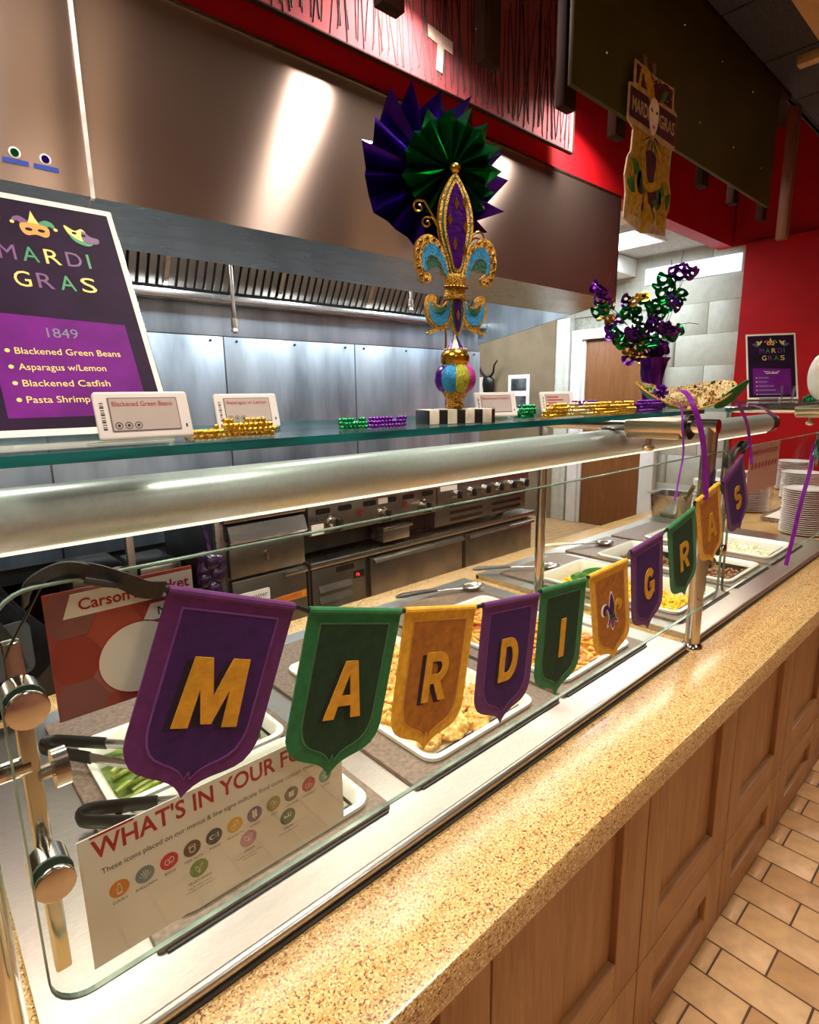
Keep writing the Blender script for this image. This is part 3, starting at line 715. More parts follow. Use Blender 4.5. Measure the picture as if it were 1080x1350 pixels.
# food pans
def pan(x0, x1, y0, y1, label, depth=.085, m=PANM, z=ST+.010, tilt=0):
    p = thing('food_pan', label, 'pan', ((x0+x1)/2, (y0+y1)/2, z))
    cx, cy = (x0+x1)/2, (y0+y1)/2
    hx, hy = (x1-x0)/2, (y1-y0)/2
    prof = [(0, 0.005, .03), (-.012, .004, .03), (-.012, .011, .034), (0, .011, .034)]
    V = []; F = []; rings = []
    for ins, dz, rad in ((-.000, .0, .03), (-.000, .007, .03), (.009, .009, .026), (.014, .004, .024), (.022, -.03, .022), (.03, -depth, .03)):
        rings.append([(cx+a, cy+b, z+dz) for a, b in rrect(-hx+ins, -hy+ins, hx-ins, hy-ins, rad, 5)])
    n = len(rings[0]); mb = MB()
    for r in rings: V += r
    for k in range(len(rings)-1):
        for i in range(n): j = (i+1) % n; F.append((k*n+i, k*n+j, (k+1)*n+j, (k+1)*n+i))
    F.append(tuple((len(rings)-1)*n+i for i in range(n)))
    mb.add(V, F); o = mb.build('pan_body', m, p, smooth=50)
    # outer skin so that the pan has thickness
    V = []; F = []; mb = MB(); rings = []
    for ins, dz, rad in ((0, .0, .03), (.012, .0, .026), (.02, -.03, .024), (.028, -depth-.003, .03)):
        rings.append([(cx+a, cy+b, z+dz) for a, b in rrect(-hx+ins, -hy+ins, hx-ins, hy-ins, rad, 5)])
    for r in rings: V += r
    for k in range(len(rings)-1):
        for i in range(n): j = (i+1) % n; F.append((k*n+i, (k+1)*n+i, (k+1)*n+j, k*n+j))
    F.append(tuple((len(rings)-1)*n+i for i in range(n-1, -1, -1)))
    mb.add(V, F); mb.build('pan_underside', m, p, smooth=50)
    return p
pan(.185, .515, .945, 1.205, 'ivory half pan of asparagus in the first well')
pan(.185, .515, .672, .935, 'ivory half pan of green beans behind the allergen sign')
pan(.652, .978, .672, 1.20, 'ivory full pan of browned catfish below the gold R pennant')
pan(1.088, 1.415, .672, 1.20, 'ivory full pan of shrimp pasta below the I pennant')
pan(1.70, 2.025, .672, 1.20, 'ivory pan of yellow corn beside the steel post')
pan(2.13, 2.455, .672, 1.20, 'ivory pan of browned minced meat past the corn', .07)
pan(2.555, 2.885, .672, 1.20, 'ivory pan of white rice past the minced meat', .06)

# --- food
from mathutils import noise
def nz(x, y, z=0, s=1.0): return noise.noise(Vector((x*s, y*s, z)))
def mound(x0, x1, y0, y1, z, amp, sc, m, name, label, cat, nu=44, nv=70, edge=.012, rough=1.0):
    def fn(u, v):
        x, y = x0+(x1-x0)*u, y0+(y1-y0)*v
        e = min(1, min(u, 1-u)*(x1-x0)/edge, min(v, 1-v)*(y1-y0)/edge)
        h = amp*(nz(x, y, .3, sc)+.5*nz(x, y, 1.3, sc*2.3)+.35*rough*nz(x, y, 5.3, sc*5))
        return (x, y, z+max(-.006, h)*e+.004*e)
    o = MB().grid(fn, nu, nv).build(name, m, smooth=60); return tag(o, label, cat, kind='stuff')
def food_mat(name, cols, scale, rough=.38, bump=.5, bs=140):
    if name in MATS: return MATS[name]
    m = bpy.data.materials.new(name); m.use_nodes = True; nt = m.node_tree; N = nt.nodes; L = nt.links
    b = N['Principled BSDF']; tc = N.new('ShaderNodeTexCoord'); n = N.new('ShaderNodeTexNoise'); n.inputs['Scale'].default_value = scale; n.inputs['Detail'].default_value = 6; n.inputs['Roughness'].default_value = .62
    L.new(tc.outputs['Object'], n.inputs['Vector'])
    rp = N.new('ShaderNodeValToRGB'); e = rp.color_ramp.elements
    e[0].position = .3; e[0].color = lin(cols[0]); e[1].position = .72; e[1].color = lin(cols[-1])
    for i, c in enumerate(cols[1:-1]): q = e.new(.3+.42*(i+1)/(len(cols)-1)); q.color = lin(c)
    L.new(n.outputs['Fac'], rp.inputs['Fac']); L.new(rp.outputs['Color'], b.inputs['Base Color']); b.inputs['Roughness'].default_value = rough
    n2 = N.new('ShaderNodeTexNoise'); n2.inputs['Scale'].default_value = bs; n2.inputs['Detail'].default_value = 4; L.new(tc.outputs['Object'], n2.inputs['Vector'])
    bp = N.new('ShaderNodeBump'); bp.inputs['Strength'].default_value = bump; bp.inputs['Distance'].default_value = .003
    L.new(n2.outputs['Fac'], bp.inputs['Height']); L.new(bp.outputs['Normal'], b.inputs['Normal'])
    MATS[name] = m; return m
CAT = food_mat('catfish_crust', ['#8a4716', '#c07a26', '#dda044', '#ecc877', '#f7e6bb'], 75)
PAS = food_mat('pasta_sauce', ['#8d3c14', '#cf7a24', '#e39a38', '#edb75a', '#f0d090'], 40)
MEAT = food_mat('minced_meat', ['#4a2a18', '#8a5730', '#a8733f'], 60)
def grains(x0, x1, y0, y1, z, n, r, m, name, label, cat, sc=(1, 1, 1), amp=.01):
    g = MB()
    for k in range(n):
        x, y = random.uniform(x0, x1), random.uniform(y0, y1)
        g.sphere((x, y, z+amp*nz(x, y, 2, 18)+random.uniform(-.002, .004)), r*random.uniform(.8, 1.15), 6, 4, (sc[0], random.uniform(.7, 1)*sc[1], sc[2]))
    tag(g.build(name, m, smooth=80), label, cat, kind='stuff')
# catfish fillets lying in cream sauce
mound(.672, .958, .692, 1.18, .862, .004, 20, food_mat('cream_sauce', ['#d9b878', '#efe0b8', '#f8efd6'], 24), 'cream_sauce', 'pale cream sauce under the catfish fillets', 'food', 24, 40)
def fillet(cx, cy, z, l, w, rz, seed, label, m=CAT, th=.016, nm='catfish_fillet', cat='fish', grp='catfish fillets in the pan'):
    mb = MB()
    def fn(u, v):
        a = u*2*PI; rr = math.sin(v*PI)
        prof = 1-.35*math.cos(a)*0
        x = math.cos(a)*rr*l/2; y = math.sin(a)*rr*w/2*(1-.35*x/(l/2))
        zz = -math.cos(v*PI)*th/2
        k = nz(x+seed, y, zz, 45)*.010+nz(x+seed, y, zz, 120)*.007
        return (x*(1+k*4), y*(1+k*6), zz+k*(1 if v > .3 else 0))
    mb.grid(fn, 26, 14)
    o = mb.build(nm, m, local=True, smooth=70); o.location = (cx, cy, z); o.rotation_euler = (random.uniform(-.08, .08), random.uniform(-.08, .08), rz)
    return tag(o, label, cat, grp)
for k in range(48):
    i_, j_ = k % 6, k // 6
    fillet(.722+.037*i_+random.uniform(-.006, .006), .738+.057*j_+random.uniform(-.008, .008), .874+.004*(k % 3), random.uniform(.06, .085), random.uniform(.045, .06), random.uniform(0, 3.1), k*3.1, 'golden browned catfish piece in the pan below the gold R pennant', th=.022)
grains(.69, .94, .71, 1.16, .882, 420, .0042, food_mat('cheese_crumb', ['#a8661c', '#e0a545', '#f6e3ae'], 120), 'cheese_crumbs', 'browned cheese crumbs over the catfish pieces', 'crumbs', (1.3, .8, .7), .004)
# shrimp pasta: tangle of penne and shrimp on sauce
mound(1.108, 1.395, .692, 1.18, .862, .012, 24, PAS, 'pasta_bake', 'orange saucy pasta filling the pan below I pennant', 'food', 44, 70)
pz = MB()
for k in range(230):
    x, y = random.uniform(1.12, 1.385), random.uniform(.70, 1.17); a = random.uniform(0, PI); z = .874+random.uniform(0, .012); l = .018
    d = Vector((math.cos(a), math.sin(a), random.uniform(-.3, .3)))*l; c = Vector((x, y, z)); pz.cyl(c-d, c+d, .005, n=7)
tag(pz.build('penne_pasta', food_mat('penne', ['#c9781f', '#e6a13a', '#f2c66c'], 50), smooth=60), 'short orange penne pieces strewn over the pasta', 'pasta', kind='stuff')
def shrimp(x, y, z, rz):
    P = []; rr = []
    for i in range(12):
        t = i/11*4.0; P.append((x+.016*math.cos(t+rz), y+.016*math.sin(t+rz), z+.002*math.sin(t))); rr.append(.0075*(1-.06*i)+.0006*(i % 2))
    return one(MB().tube(P, rr, 8), 'shrimp', food_mat('shrimp_flesh', ['#c85c2a', '#e89052', '#f5c79b'], 70), 'curled orange shrimp lying on the pasta', 'shrimp', 'shrimp on the pasta')
for k in range(26): shrimp(random.uniform(1.13, 1.375), random.uniform(.71, 1.16), .886+random.uniform(0, .006), random.uniform(0, 6))
# asparagus spears and green beans
ASP = [mat('asparagus_%d' % i, c, .35, 0, .25, 40, .1) for i, c in enumerate(('#77882f', '#8f9c3a', '#5c7226', '#a3a84a'))]
for k in range(34):
    x, y = random.uniform(.225, .47), random.uniform(.975, 1.175); a = random.uniform(-.5, .7); l = random.uniform(.07, .1)
    x = min(max(x, .21+l*.55*math.cos(a)), .49-l*.55*math.cos(a)); z = .832+.0035*(k % 9)
    P = [Vector((x, y, z))+Vector((math.cos(a), math.sin(a), 0))*l*(i/5-.5)+Vector((0, 0, .003*math.sin(i))) for i in range(6)]
    P += [P[-1]+Vector((math.cos(a), math.sin(a), 0))*.012, P[-1]+Vector((math.cos(a), math.sin(a), 0))*.024]
    one(MB().tube(P, [.005, .0055, .0055, .0055, .005, .0055, .0058, .001], 7), 'asparagus_spear', ASP[k % 4], 'cooked green asparagus spear in the pan behind the M pennant', 'asparagus', 'asparagus spears in the pan')
mound(.205, .495, .965, 1.185, .826, .003, 30, ASP[2], 'asparagus_layer', 'lower layer of packed asparagus in its pan', 'asparagus', 20, 20)
BEAN = [mat('bean_%d' % i, c, .35, 0, .2, 40) for i, c in enumerate(('#55752c', '#6c8a35', '#47651f'))]
for k in range(44):
    x, y = random.uniform(.24, .46), random.uniform(.72, .90); a = random.uniform(0, PI); z = .826+.0025*(k % 9); l = random.uniform(.03, .045)
    P = [Vector((x, y, z))+Vector((math.cos(a), math.sin(a), 0))*l*(i/4-.5)*2+Vector((-math.sin(a), math.cos(a), 0))*.006*math.sin(i*PI/4) for i in range(5)]
    P = [Vector((min(max(p.x, .215), .485), min(max(p.y, .70), .905), p.z)) for p in P]
    one(MB().tube(P, [.0015, .0042, .0045, .0042, .0015], 6), 'green_bean', BEAN[k % 3], 'blackened green bean in the pan behind the allergen sign', 'green bean', 'green beans in the pan')
mound(.205, .495, .692, .915, .822, .003, 30, BEAN[2], 'bean_layer', 'lower layer of packed green beans in their pan', 'green beans', 20, 20)
# corn, minced meat, rice
CORN = mat('corn_yellow', '#f0c51e', .3, 0, .15, 90); RICE = mat('rice_white', '#efe6c9', .5, 0, .06, 90)
mound(1.725, 2.0, .70, 1.17, .838, .008, 18, CORN, 'corn_bed', 'bed of yellow corn in the pan by the post', 'corn', 24, 40)
grains(1.73, 1.995, .705, 1.165, .846, 900, .0062, CORN, 'corn_kernels', 'loose yellow corn kernels in the pan by the post', 'corn')
mound(2.16, 2.425, .70, 1.17, .842, .009, 18, MEAT, 'minced_meat', 'browned minced meat in the pan past the corn', 'meat', 24, 40)
grains(2.165, 2.42, .705, 1.165, .85, 500, .007, MEAT, 'meat_crumbles', 'brown meat crumbles in the pan past the corn', 'meat')
mound(2.585, 2.855, .70, 1.17, .846, .010, 14, RICE, 'rice_bed', 'bed of white rice in the far pan', 'rice', 24, 40)
grains(2.59, 2.85, .705, 1.165, .855, 1100, .0042, RICE, 'rice_grains', 'loose white rice grains in the far pan', 'rice', (1.7, .7, .7))
# rear small pans and covers behind the wells (near the kitchen edge)
def tongs(loc, rz, label, l=.24, open_=.028, tilt=0.0):
    t = thing('serving_tongs', label, 'tongs', loc, rz); t.rotation_euler = (0, tilt, rz)
    for s in (-1, 1):
        P = [(.06, s*.0185, 0), (.09, s*.021, 0), (.13, s*.0235, 0), (l, s*open_, 0)]
        P = spline(P, 4, False)
        MB().tube(P, .008, 8, up=(0, 0, 1), flat=(1.3, .45)).build('arm', STEEL, t, local=True)
        G = [(-.004, s*.002, 0), (.006, s*.012, 0), (.03, s*.0165, 0), (.11, s*.0225, 0)]
        MB().tube(spline(G, 4, False), .0105, 8, up=(0, 0, 1), flat=(1.25, .5)).build('grip', BLACK, t, local=True)
        MB().sphere((l, s*(open_-.004), 0), .016, 10, 6, (1.2, .35, 1.1)).build('scoop', STEEL, t, local=True)
    return t
tongs((.135, 1.19, .915), R(-50), 'black handled tongs resting in the asparagus pan', .26, .035, .04)
tongs((.14, .945, .905), R(-36), 'black handled tongs resting in the green bean pan', .26, .035, .04)
def spoon(loc, rz, label, m_handle, l=.33, cat='spoon', tilt=0.0):
    t = thing('serving_spoon', label, cat, loc); t.rotation_euler = (0, tilt, rz)
    MB().tube([(0, 0, 0), (.02, 0, .002), (.08, 0, .004), (.14, 0, .003), (.15, 0, .002)], [.006, .013, .012, .009, .006], 10, up=(0, 0, 1), flat=(.6, 1)).build('handle', m_handle, t, local=True)
    MB().tube([(.14, 0, .002), (.2, 0, 0), (l-.07, 0, -.004)], .006, 8, up=(0, 0, 1), flat=(.4, 1.3)).build('shaft', STEEL, t, local=True)
    MB().lathe([(0, -.018), (.018, -.016), (.03, -.008), (.036, 0), (.034, 0), (.028, -.007), (.016, -.014), (0, -.016)], (l-.03, 0, 0), 18, 1.25, .9).build('bowl', STEEL, t, local=True, fix=True)
    return t
spoon((1.585, 1.40, .895), R(-34), 'grey handled serving spoon leaning over the rear of pasta pan', mat('grey_grip', '#4c4e4c', .5), .34)
spoon((2.04, 1.41, .897), R(-30), 'ivory handled serving spoon behind the fleur pennant', mat('ivory_grip', '#d8d1bb', .45), .34)
spoon((1.17, 1.37, .897), R(-20), 'black handled serving spoon behind the gold R pennant', BLACK, .32)
# rear insert pans
def insert(x0, x1, y0, y1, label, fm):
    p = pan(x0, x1, y0, y1, label, .05, PANM, ST+.012)
    return p
for i, (x0, x1) in enumerate(W1+W2):
    pass
# green plastic scoop in the rice / corn
one(MB().lathe([(0, 0), (.03, .004), (.045, .03), (.05, .06), (.047, .06), (.04, .03), (.027, .008), (0, .006)], (2.53, .98, .875), 16, 1.5, .9).tube([(2.47, .98, .93), (2.40, .97, .955), (2.34, .96, .96)], .01, 8), 'green_scoop', mat('green_plastic', '#0d8f49', .35), 'bright green plastic scoop between rice and meat pans', 'scoop', fix=True)
one(MB().lathe([(0, 0), (.03, .004), (.045, .03), (.05, .06), (.047, .06), (.04, .03), (.027, .008), (0, .006)], (1.79, 1.0, .868), 16, 1.4, .9).tube([(1.73, 1.0, .925), (1.66, .99, .95), (1.61, .98, .955)], .01, 8), 'green_scoop', MATS['green_plastic'], 'bright green plastic scoop standing in the corn pan', 'scoop', fix=True)

# ================================================================== SNEEZE GUARD
GY = .545; GT = 1.40; GB = .99          # pane plane, top, bottom
PYF, PYR = .579, 1.09                   # front / rear post lines
SZ = 1.506                              # shelf top
def guard_frame(x, label, side, z_col):
    t = thing('sneeze_guard_post', label, 'post', (x, PYF, CT), 0)
    MB().cyl((x, PYF, CT+.004), (x, PYF, 1.46), .019, n=20).build('front_post', CHROME, t)
    MB().lathe([(.02, .012), (.026, .006), (.028, 0), (0, 0)], (x, PYF, CT), 24).build('post_flange', CHROME, t, fix=True)
    MB().cyl((x, PYF-.019, 1.462), (x, PYR+.019, 1.462), .0185, n=20).build('cross_tube', CHROME, t)
    MB().cyl((x, PYR, CT), (x, PYR, 1.46), .0165, n=18).build('rear_post', CHROME, t)
    cl_ = MB().cyl((x, .64, 1.458), (x, .80, 1.458), .031, n=24).build('clamp', BRONZE, t)
    MB().box(x-.027, x+.027, .645, .795, 1.425, 1.458).build('clamp_body', BRONZE, cl_, bevel=.004)
    MB().cyl((x, .640, 1.458), (x, .628, 1.458), .033, n=20).build('clamp_ring', BLACK, cl_)
    MB().cyl((x, .74, 1.428), (x, .74, 1.405), .008, n=10).sphere((x, .74, 1.398), .018, sc=(1, 1, .6)).build('clamp_screw', BRONZE, cl_)
    for y in (.66, .98):
        MB().cyl((x+.0, y, 1.48), (x, y, SZ-.011), .012, n=12).build('shelf_pad', WPLAST, t)
    # collar, arm and bracket that carry the panes
    c = MB().cyl((x, PYF, z_col-.03), (x, PYF, z_col+.03), .0245, n=20).build('collar', CHROME, t)
    for s in side:
        xb = x+s*.053
        MB().cyl((x+s*.02, PYF+.005, z_col), (xb, PYF+.005, z_col), .009, n=12).build('collar_arm', CHROME, c)
        MB().cyl((xb+s*.004, GY+.036, z_col-.012), (xb+s*.020, GY+.036, z_col-.012), .007, n=10).cyl((xb+s*.016, GY+.036, z_col-.012), (xb+s*.028, GY+.036, z_col-.012), .0185, n=18).build('thumb_knob', CHROME, c)
        MB().box(xb-.007, xb+.007, GY+.032, GY+.046, 1.0, 1.345).build('pane_bracket', STEELK if x > 1 else CHROME, t, bevel=.002)
        for z in (1.128, 1.298):
            so = MB().cyl((xb, GY-.0025, z), (xb, GY-.010, z), .0165, n=22).build('standoff_cap', CHROME, t, bevel=.0015)
            MB().cyl((xb, GY+.0085, z), (xb, GY+.033, z), .0165, n=22).build('standoff_barrel', CHROME, so)
            MB().cyl((xb, GY+.0085, z), (xb, GY+.0055, z), .0172, n=22).build('standoff_washer', mat('green_gasket', '#3e4f45', .5), so)
    return t
guard_frame(0.0, 'steel tube post and arm of the sneeze guard by the allergen sign', (1,), 1.225)
guard_frame(1.575, 'steel tube post and arm of the sneeze guard between the two steam tables', (1, ), 1.095)
guard_frame(3.20, 'steel tube post and arm of the sneeze guard beyond the rice pan', (1, ), 1.095)
def pane(x0, x1, label):
    t = thing('sneeze_guard_glass', label, 'glass', ((x0+x1)/2, GY, GB))
    pl = rrect(x0, GB, x1, GT, .035, 7)
    MB().prism(FX(0, GY+.005, 0), pl, 0, .007).build('pane', PANE, t, smooth=0)
    fr = FX(0, GY+.005, 0)
    MB().prism(fr, pl, .0005, .0065, [rrect(x0+.0018, GB+.0018, x1-.0018, GT-.0018, .034, 7)]).build('pane_edge', GEDGE, t, smooth=0)
pane(.036, 1.635, 'clear upright sneeze guard glass in front of the first steam table')
pane(1.665, 3.27, 'clear upright sneeze guard glass in front of the second steam table')
def shelf(x0, x1, label):
    t = thing('glass_shelf', label, 'shelf', ((x0+x1)/2, .78, SZ-.01))
    MB().box(x0, x1, .582, .98, SZ-.010, SZ).build('shelf_glass', SHELFG, t, smooth=0)
    MB().box(x0, x1, .5795, .582, SZ-.010, SZ).box(x0, x1, .98, .9825, SZ-.010, SZ).box(x1, x1+.0025, .58, .9825, SZ-.010, SZ).build('shelf_edge', TEAL, t, smooth=0)
shelf(-.6, 1.525, 'long glass shelf with teal edge over the first steam table')
shelf(1.67, 3.25, 'glass shelf with teal edge over the second steam table')
# tubular heat lamp under the shelves
hx0, hx1, hy_, hz = -.7, 3.06, .86, 1.405
ht = thing('heat_lamp', 'long satin aluminium tubular heat lamp under the glass shelves', 'heat lamp', ((hx0+hx1)/2, hy_, hz-.05))
MB().cyl((hx0, hy_, hz), (hx1-.10, hy_, hz), .0405, n=40).build('housing', TUBEM, ht)
MB().cyl((hx1-.10, hy_, hz), (hx1, hy_, hz), .039, n=40).build('end_cap', CHROME, ht, bevel=.006)
for k in range(3): MB().cyl((hx1-.09+.022*k, hy_, hz), (hx1-.082+.022*k, hy_, hz), .041, n=36).build('end_ring', STEELK, ht)
MB().box(hx0, hx1-.1, hy_-.014, hy_+.014, hz-.0425, hz-.036).build('lamp_lens', mat('heat_lens', '#fff0d2', .4, var=.02, emit=1.0), ht, smooth=0)
for x in (.0, 1.575):
    MB().box(x-.02, x+.02, hy_-.012, hy_+.012, hz+.036, 1.445).build('hanger', STEEL, ht, bevel=.002)

# ================================================================== BUNTING
FYP = GY-.016
def shield(w, h, inset=0):
    """shield outline with pointed tail; x across, y down negative"""
    a = w/2-inset; top = -inset
    P = [(-a, top), (a, top)]
    side = -h*.70+inset*.75
    P += [(a, side)]
    P += [(a*.985, side-.010), (a*.93, side-.020), (a*.84, side-.0285), (a*.72, side-.034), (a*.55, side-.0385), (a*.38, side-.042), (a*.24, side-.046), (a*.14, side-.0505), (a*.06, side-.056), (0, -h+inset*1.5)]
    L = [(-x, y) for x, y in P[2:-1]][::-1]
    return P+L
FLAGS = [('M', (.172, 1.380), (.306, 1.327), (.167, 1.172), 'p'), ('A', (.322, 1.319), (.458, 1.280), (.335, 1.104), 'g'), ('R', (.465, 1.279), (.606, 1.246), (.496, 1.065), 'y'),
         ('D', (.620, 1.245), (.762, 1.226), (.665, 1.038), 'p'), ('I', (.771, 1.230), (.910, 1.218), (.824, 1.034), 'g'), ('*', (.918, 1.221), (1.059, 1.224), (1.03, 1.015), 'y'),
         ('G', (1.076, 1.237), (1.220, 1.252), (1.177, 1.048), 'p'), ('R', (1.241, 1.257), (1.372, 1.285), (1.361, 1.071), 'g'), ('A', (1.382, 1.298), (1.523, 1.328), (1.527, 1.112), 'y'), ('S', (1.538, 1.326), (1.664, 1.387), (1.715, 1.156), 'p')]
CLO = {'p': (PURC, PURC2), 'g': (GRNC, GRNC2), 'y': (YELC, YELC2)}
CN = {'p': 'purple', 'g': 'green', 'y': 'yellow'}
cord = []
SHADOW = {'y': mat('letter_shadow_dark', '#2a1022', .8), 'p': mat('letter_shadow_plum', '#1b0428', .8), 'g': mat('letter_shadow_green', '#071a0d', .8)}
def fleur_shapes(s):
    """small fleur-de-lis: list of (polygon, key) in unit size s (height)"""
    c = spline([(0, .52), (.09, .30), (.11, .12), (.04, -.06), (-.04, -.06), (-.11, .12), (-.09, .30)], 5)
    r = spline([(.05, -.06), (.10, .12), (.22, .26), (.36, .24), (.42, .10), (.36, -.01), (.28, 0), (.33, .07), (.28, .14), (.19, .10), (.13, -.06)], 5)
    l = [(-x, y) for x, y in r]
    b = spline([(0, -.46), (.07, -.32), (.06, -.12), (-.06, -.12), (-.07, -.32)], 5)
    br = spline([(.06, -.12), (.10, -.26), (.22, -.32), (.17, -.20), (.11, -.12)], 5)
    bl = [(-x, y) for x, y in br]
    k = rrect(-.15, -.14, .15, -.05, .03)
    f = lambda P: [(x*s, y*s) for x, y in P]
    return [(f(c), 'c'), (f(r), 'r'), (f(l), 'l'), (f(b), 'b'), (f(br), 'b'), (f(bl), 'b'), (f(k), 'k')]
def stroke(P, w):
    L_, R_ = [], []
    for k, p in enumerate(P):
        a = P[max(0, k-1)]; b = P[min(len(P)-1, k+1)]; dx, dy = b[0]-a[0], b[1]-a[1]; q = math.hypot(dx, dy) or 1
        L_.append((p[0]-dy/q*w/2, p[1]+dx/q*w/2)); R_.append((p[0]+dy/q*w/2, p[1]-dx/q*w/2))
    return L_+R_[::-1]
def arc(cx, cy, rx, ry, a0, a1, n=9): return [(cx+rx*math.cos(R(a0+(a1-a0)*i/n)), cy+ry*math.sin(R(a0+(a1-a0)*i/n))) for i in range(n+1)]
BOLD = {   # block letters in a unit box: outline, holes
 'M': ([(0, 0), (.24, 0), (.27, .55), (.42, .05), (.58, .05), (.73, .55), (.76, 0), (1, 0), (.93, 1), (.66, 1), (.5, .45), (.34, 1), (.07, 1)], []),
 'A': ([(0, 0), (.27, 0), (.33, .22), (.67, .22), (.73, 0), (1, 0), (.66, 1), (.34, 1)], [[(.38, .40), (.62, .40), (.5, .78)]]),
 'I': ([(0, 0), (1, 0), (1, 1), (0, 1)], []),
 'D': ([(0, 0), (.5, 0)]+arc(.5, .5, .5, .5, -80, 80)+[(.5, 1), (0, 1)], [[(.28, .2), (.48, .2)]+arc(.48, .5, .22, .3, -80, 80)+[(.48, .8), (.28, .8)]]),
 'R': ([(0, 0), (.27, 0), (.27, .36), (.42, .36), (.7, 0), (1, 0), (.70, .40)]+arc(.58, .70, .40, .30, -55, 88)+[(0, 1)], [[(.27, .55), (.55, .55)]+arc(.55, .68, .16, .13, -80, 80)+[(.27, .81)]]),
 'G': (stroke(arc(.5, .5, .37, .39, 38, 318, 20), .25)+[], []),
 'S': (stroke(arc(.5, .71, .34, .19, 15, 240, 12)+arc(.5, .30, .35, .20, 75, -160, 12), .24), [])}
def block_letter(fr, ch, x, y, w, h, d0, d1, m, parent, name):
    o, hs = BOLD[ch]; f = lambda P: [(x-w/2+px*w, y+py*h) for px, py in P]
    mb = MB().prism(fr, f(o), d0, d1, [f(q) for q in hs])
    if ch == 'G': mb.prism(fr, f([(.54, .36), (.74, .36), (.74, .14), (.99, .14), (.99, .54), (.54, .54)]), d0, d1+.0001)
    return mb.build(name, m, parent, smooth=25)
for i, (ch, a, b, tip, c) in enumerate(FLAGS):
    A = Vector((a[0], 0, a[1])); B = Vector((b[0], 0, b[1])); T = Vector((tip[0], 0, tip[1])); M_ = (A+B)/2
    w = .141; h = .206
    u = (B-A).normalized(); dn = Vector((-u.z, 0, u.x)); dn = -dn if dn.z > 0 else dn
    tv = (T-M_).normalized()
    nm = {'*': 'a small fleur-de-lis emblem'}.get(ch, 'the gold letter ' + ch)
    t = thing('pennant', '%s shield-shaped cloth pennant bearing %s' % (CN[c], nm), 'pennant', (M_.x, FYP, T.z), 0, 'letter pennants on the black cord')
    org = Vector((M_.x, FYP-.0015*(i % 2), M_.z))
    fr = Fr(org, u, -tv)
    fr.n = Vector((0, -1, 0)); fr.v = -tv
    outer, inner = CLO[c]
    # gently bowed cloth: build as grid between outline via prism then bend
    def bend(obj_mb, amt=.010):
        obj_mb.v = [(x, y-amt*(1-((Vector((x, 0, z))-org*1).dot(u)/(w/2))**2)*min(1, max(0, (org.z-z)/h))*.6, z) if False else (x, y, z) for x, y, z in obj_mb.v]
        return obj_mb
    pl = MB().prism(fr, shield(w, h), 0, .0022).build('cloth', outer, t, smooth=30)
    top = MB().tube([fr.p(-w/2, -.003, 0), fr.p(w/2, -.003, 0)], .0048, 10).build('cord_sleeve', outer, t)
    fld = MB().prism(fr, shield(w, h, .0175), .0022, .0028).build('inner_field', inner, t, smooth=30)
    st = MB(); Q = shield(w, h, .0165); Q2 = shield(w, h, .0185)
    st.prism(fr, Q, .0022, .0031, [Q2]).build('stitching', mat('stitch_%s' % c, {'p': '#6f3c86', 'g': '#3f6f48', 'y': '#c98f3a'}[c], .7), t, smooth=0)
    if ch != '*':
        lw = {'M': .070, 'I': .015, 'A': .056, 'R': .047, 'D': .046, 'G': .046, 'S': .044}[ch]
        lh = .071; y0 = -.134
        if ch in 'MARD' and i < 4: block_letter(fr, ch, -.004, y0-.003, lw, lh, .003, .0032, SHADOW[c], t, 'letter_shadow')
        block_letter(fr, ch, .003, y0, lw, lh, .0034, .0048, GLET, t, 'letter')
    else:
        f2 = Fr(fr.p(0, -.098, 0), fr.u, fr.v); f2.n = fr.n; f2.v = fr.v
        for q, k in fleur_shapes(.086):
            MB().prism(f2, [(x*1.12, y*1.05) for x, y in q], .003, .0034).build('emblem_outline', INKW if k != 'r' else GLET, t, smooth=0)
            MB().prism(f2, [(x*.93+(0), y*.93) for x, y in q], .0034, .004).build('emblem', {'c': PURC2, 'l': PURC2, 'r': GLET, 'b': PURC, 'k': INKG}[k], t, smooth=0)
    cord += [fr.p(-w/2-.004, -.003, -.0005), fr.p(w/2+.004, -.003, -.0005)]
P = [(.105, FYP-.002, 1.402), (.12, FYP-.004, 1.396)]+[tuple(p) for p in cord]+[(1.674, FYP, 1.402), (1.69, FYP+.016, 1.405)]
one(MB().tube(P, .0032, 8), 'bunting_cord', BLACK, 'thin black cord threaded through the letter pennants', 'cord')
# black fabric ties at both ends
def ribbon(P, w, m, wv=(0, 0, 1), th=.0008, n=5):
    S = spline(P, n, False); mb = MB(); V = []; F = []
    for k, p in enumerate(S):
        p = Vector(p); a = Vector(S[max(0, k-1)]); b = Vector(S[min(len(S)-1, k+1)]); t = (b-a).normalized()
        W_ = Vector(wv) if not callable(wv) else Vector(wv(k/(len(S)-1)))
        W_ = (W_-t*W_.dot(t)); W_ = W_.normalized() if W_.length > 1e-5 else t.orthogonal().normalized()
        N_ = t.cross(W_)
        V += [p-W_*w/2-N_*th, p+W_*w/2-N_*th, p+W_*w/2+N_*th, p-W_*w/2+N_*th]
    for k in range(len(S)-1):
        o = 4*k
        for i in range(4): j = (i+1) % 4; F.append((o+i, o+j, o+4+j, o+4+i))
    F.append((3, 2, 1, 0)); o = 4*(len(S)-1); F.append((o, o+1, o+2, o+3))
    return mb.add(V, F)
SAT = mat('black_ribbon', '#1d1c20', .5, 0, .3, 200, .3, 900)
bt = thing('ribbon_tie', 'black satin ribbon tying the cord over the glass edge beside the letter M', 'ribbon', (.11, GY, 1.37))
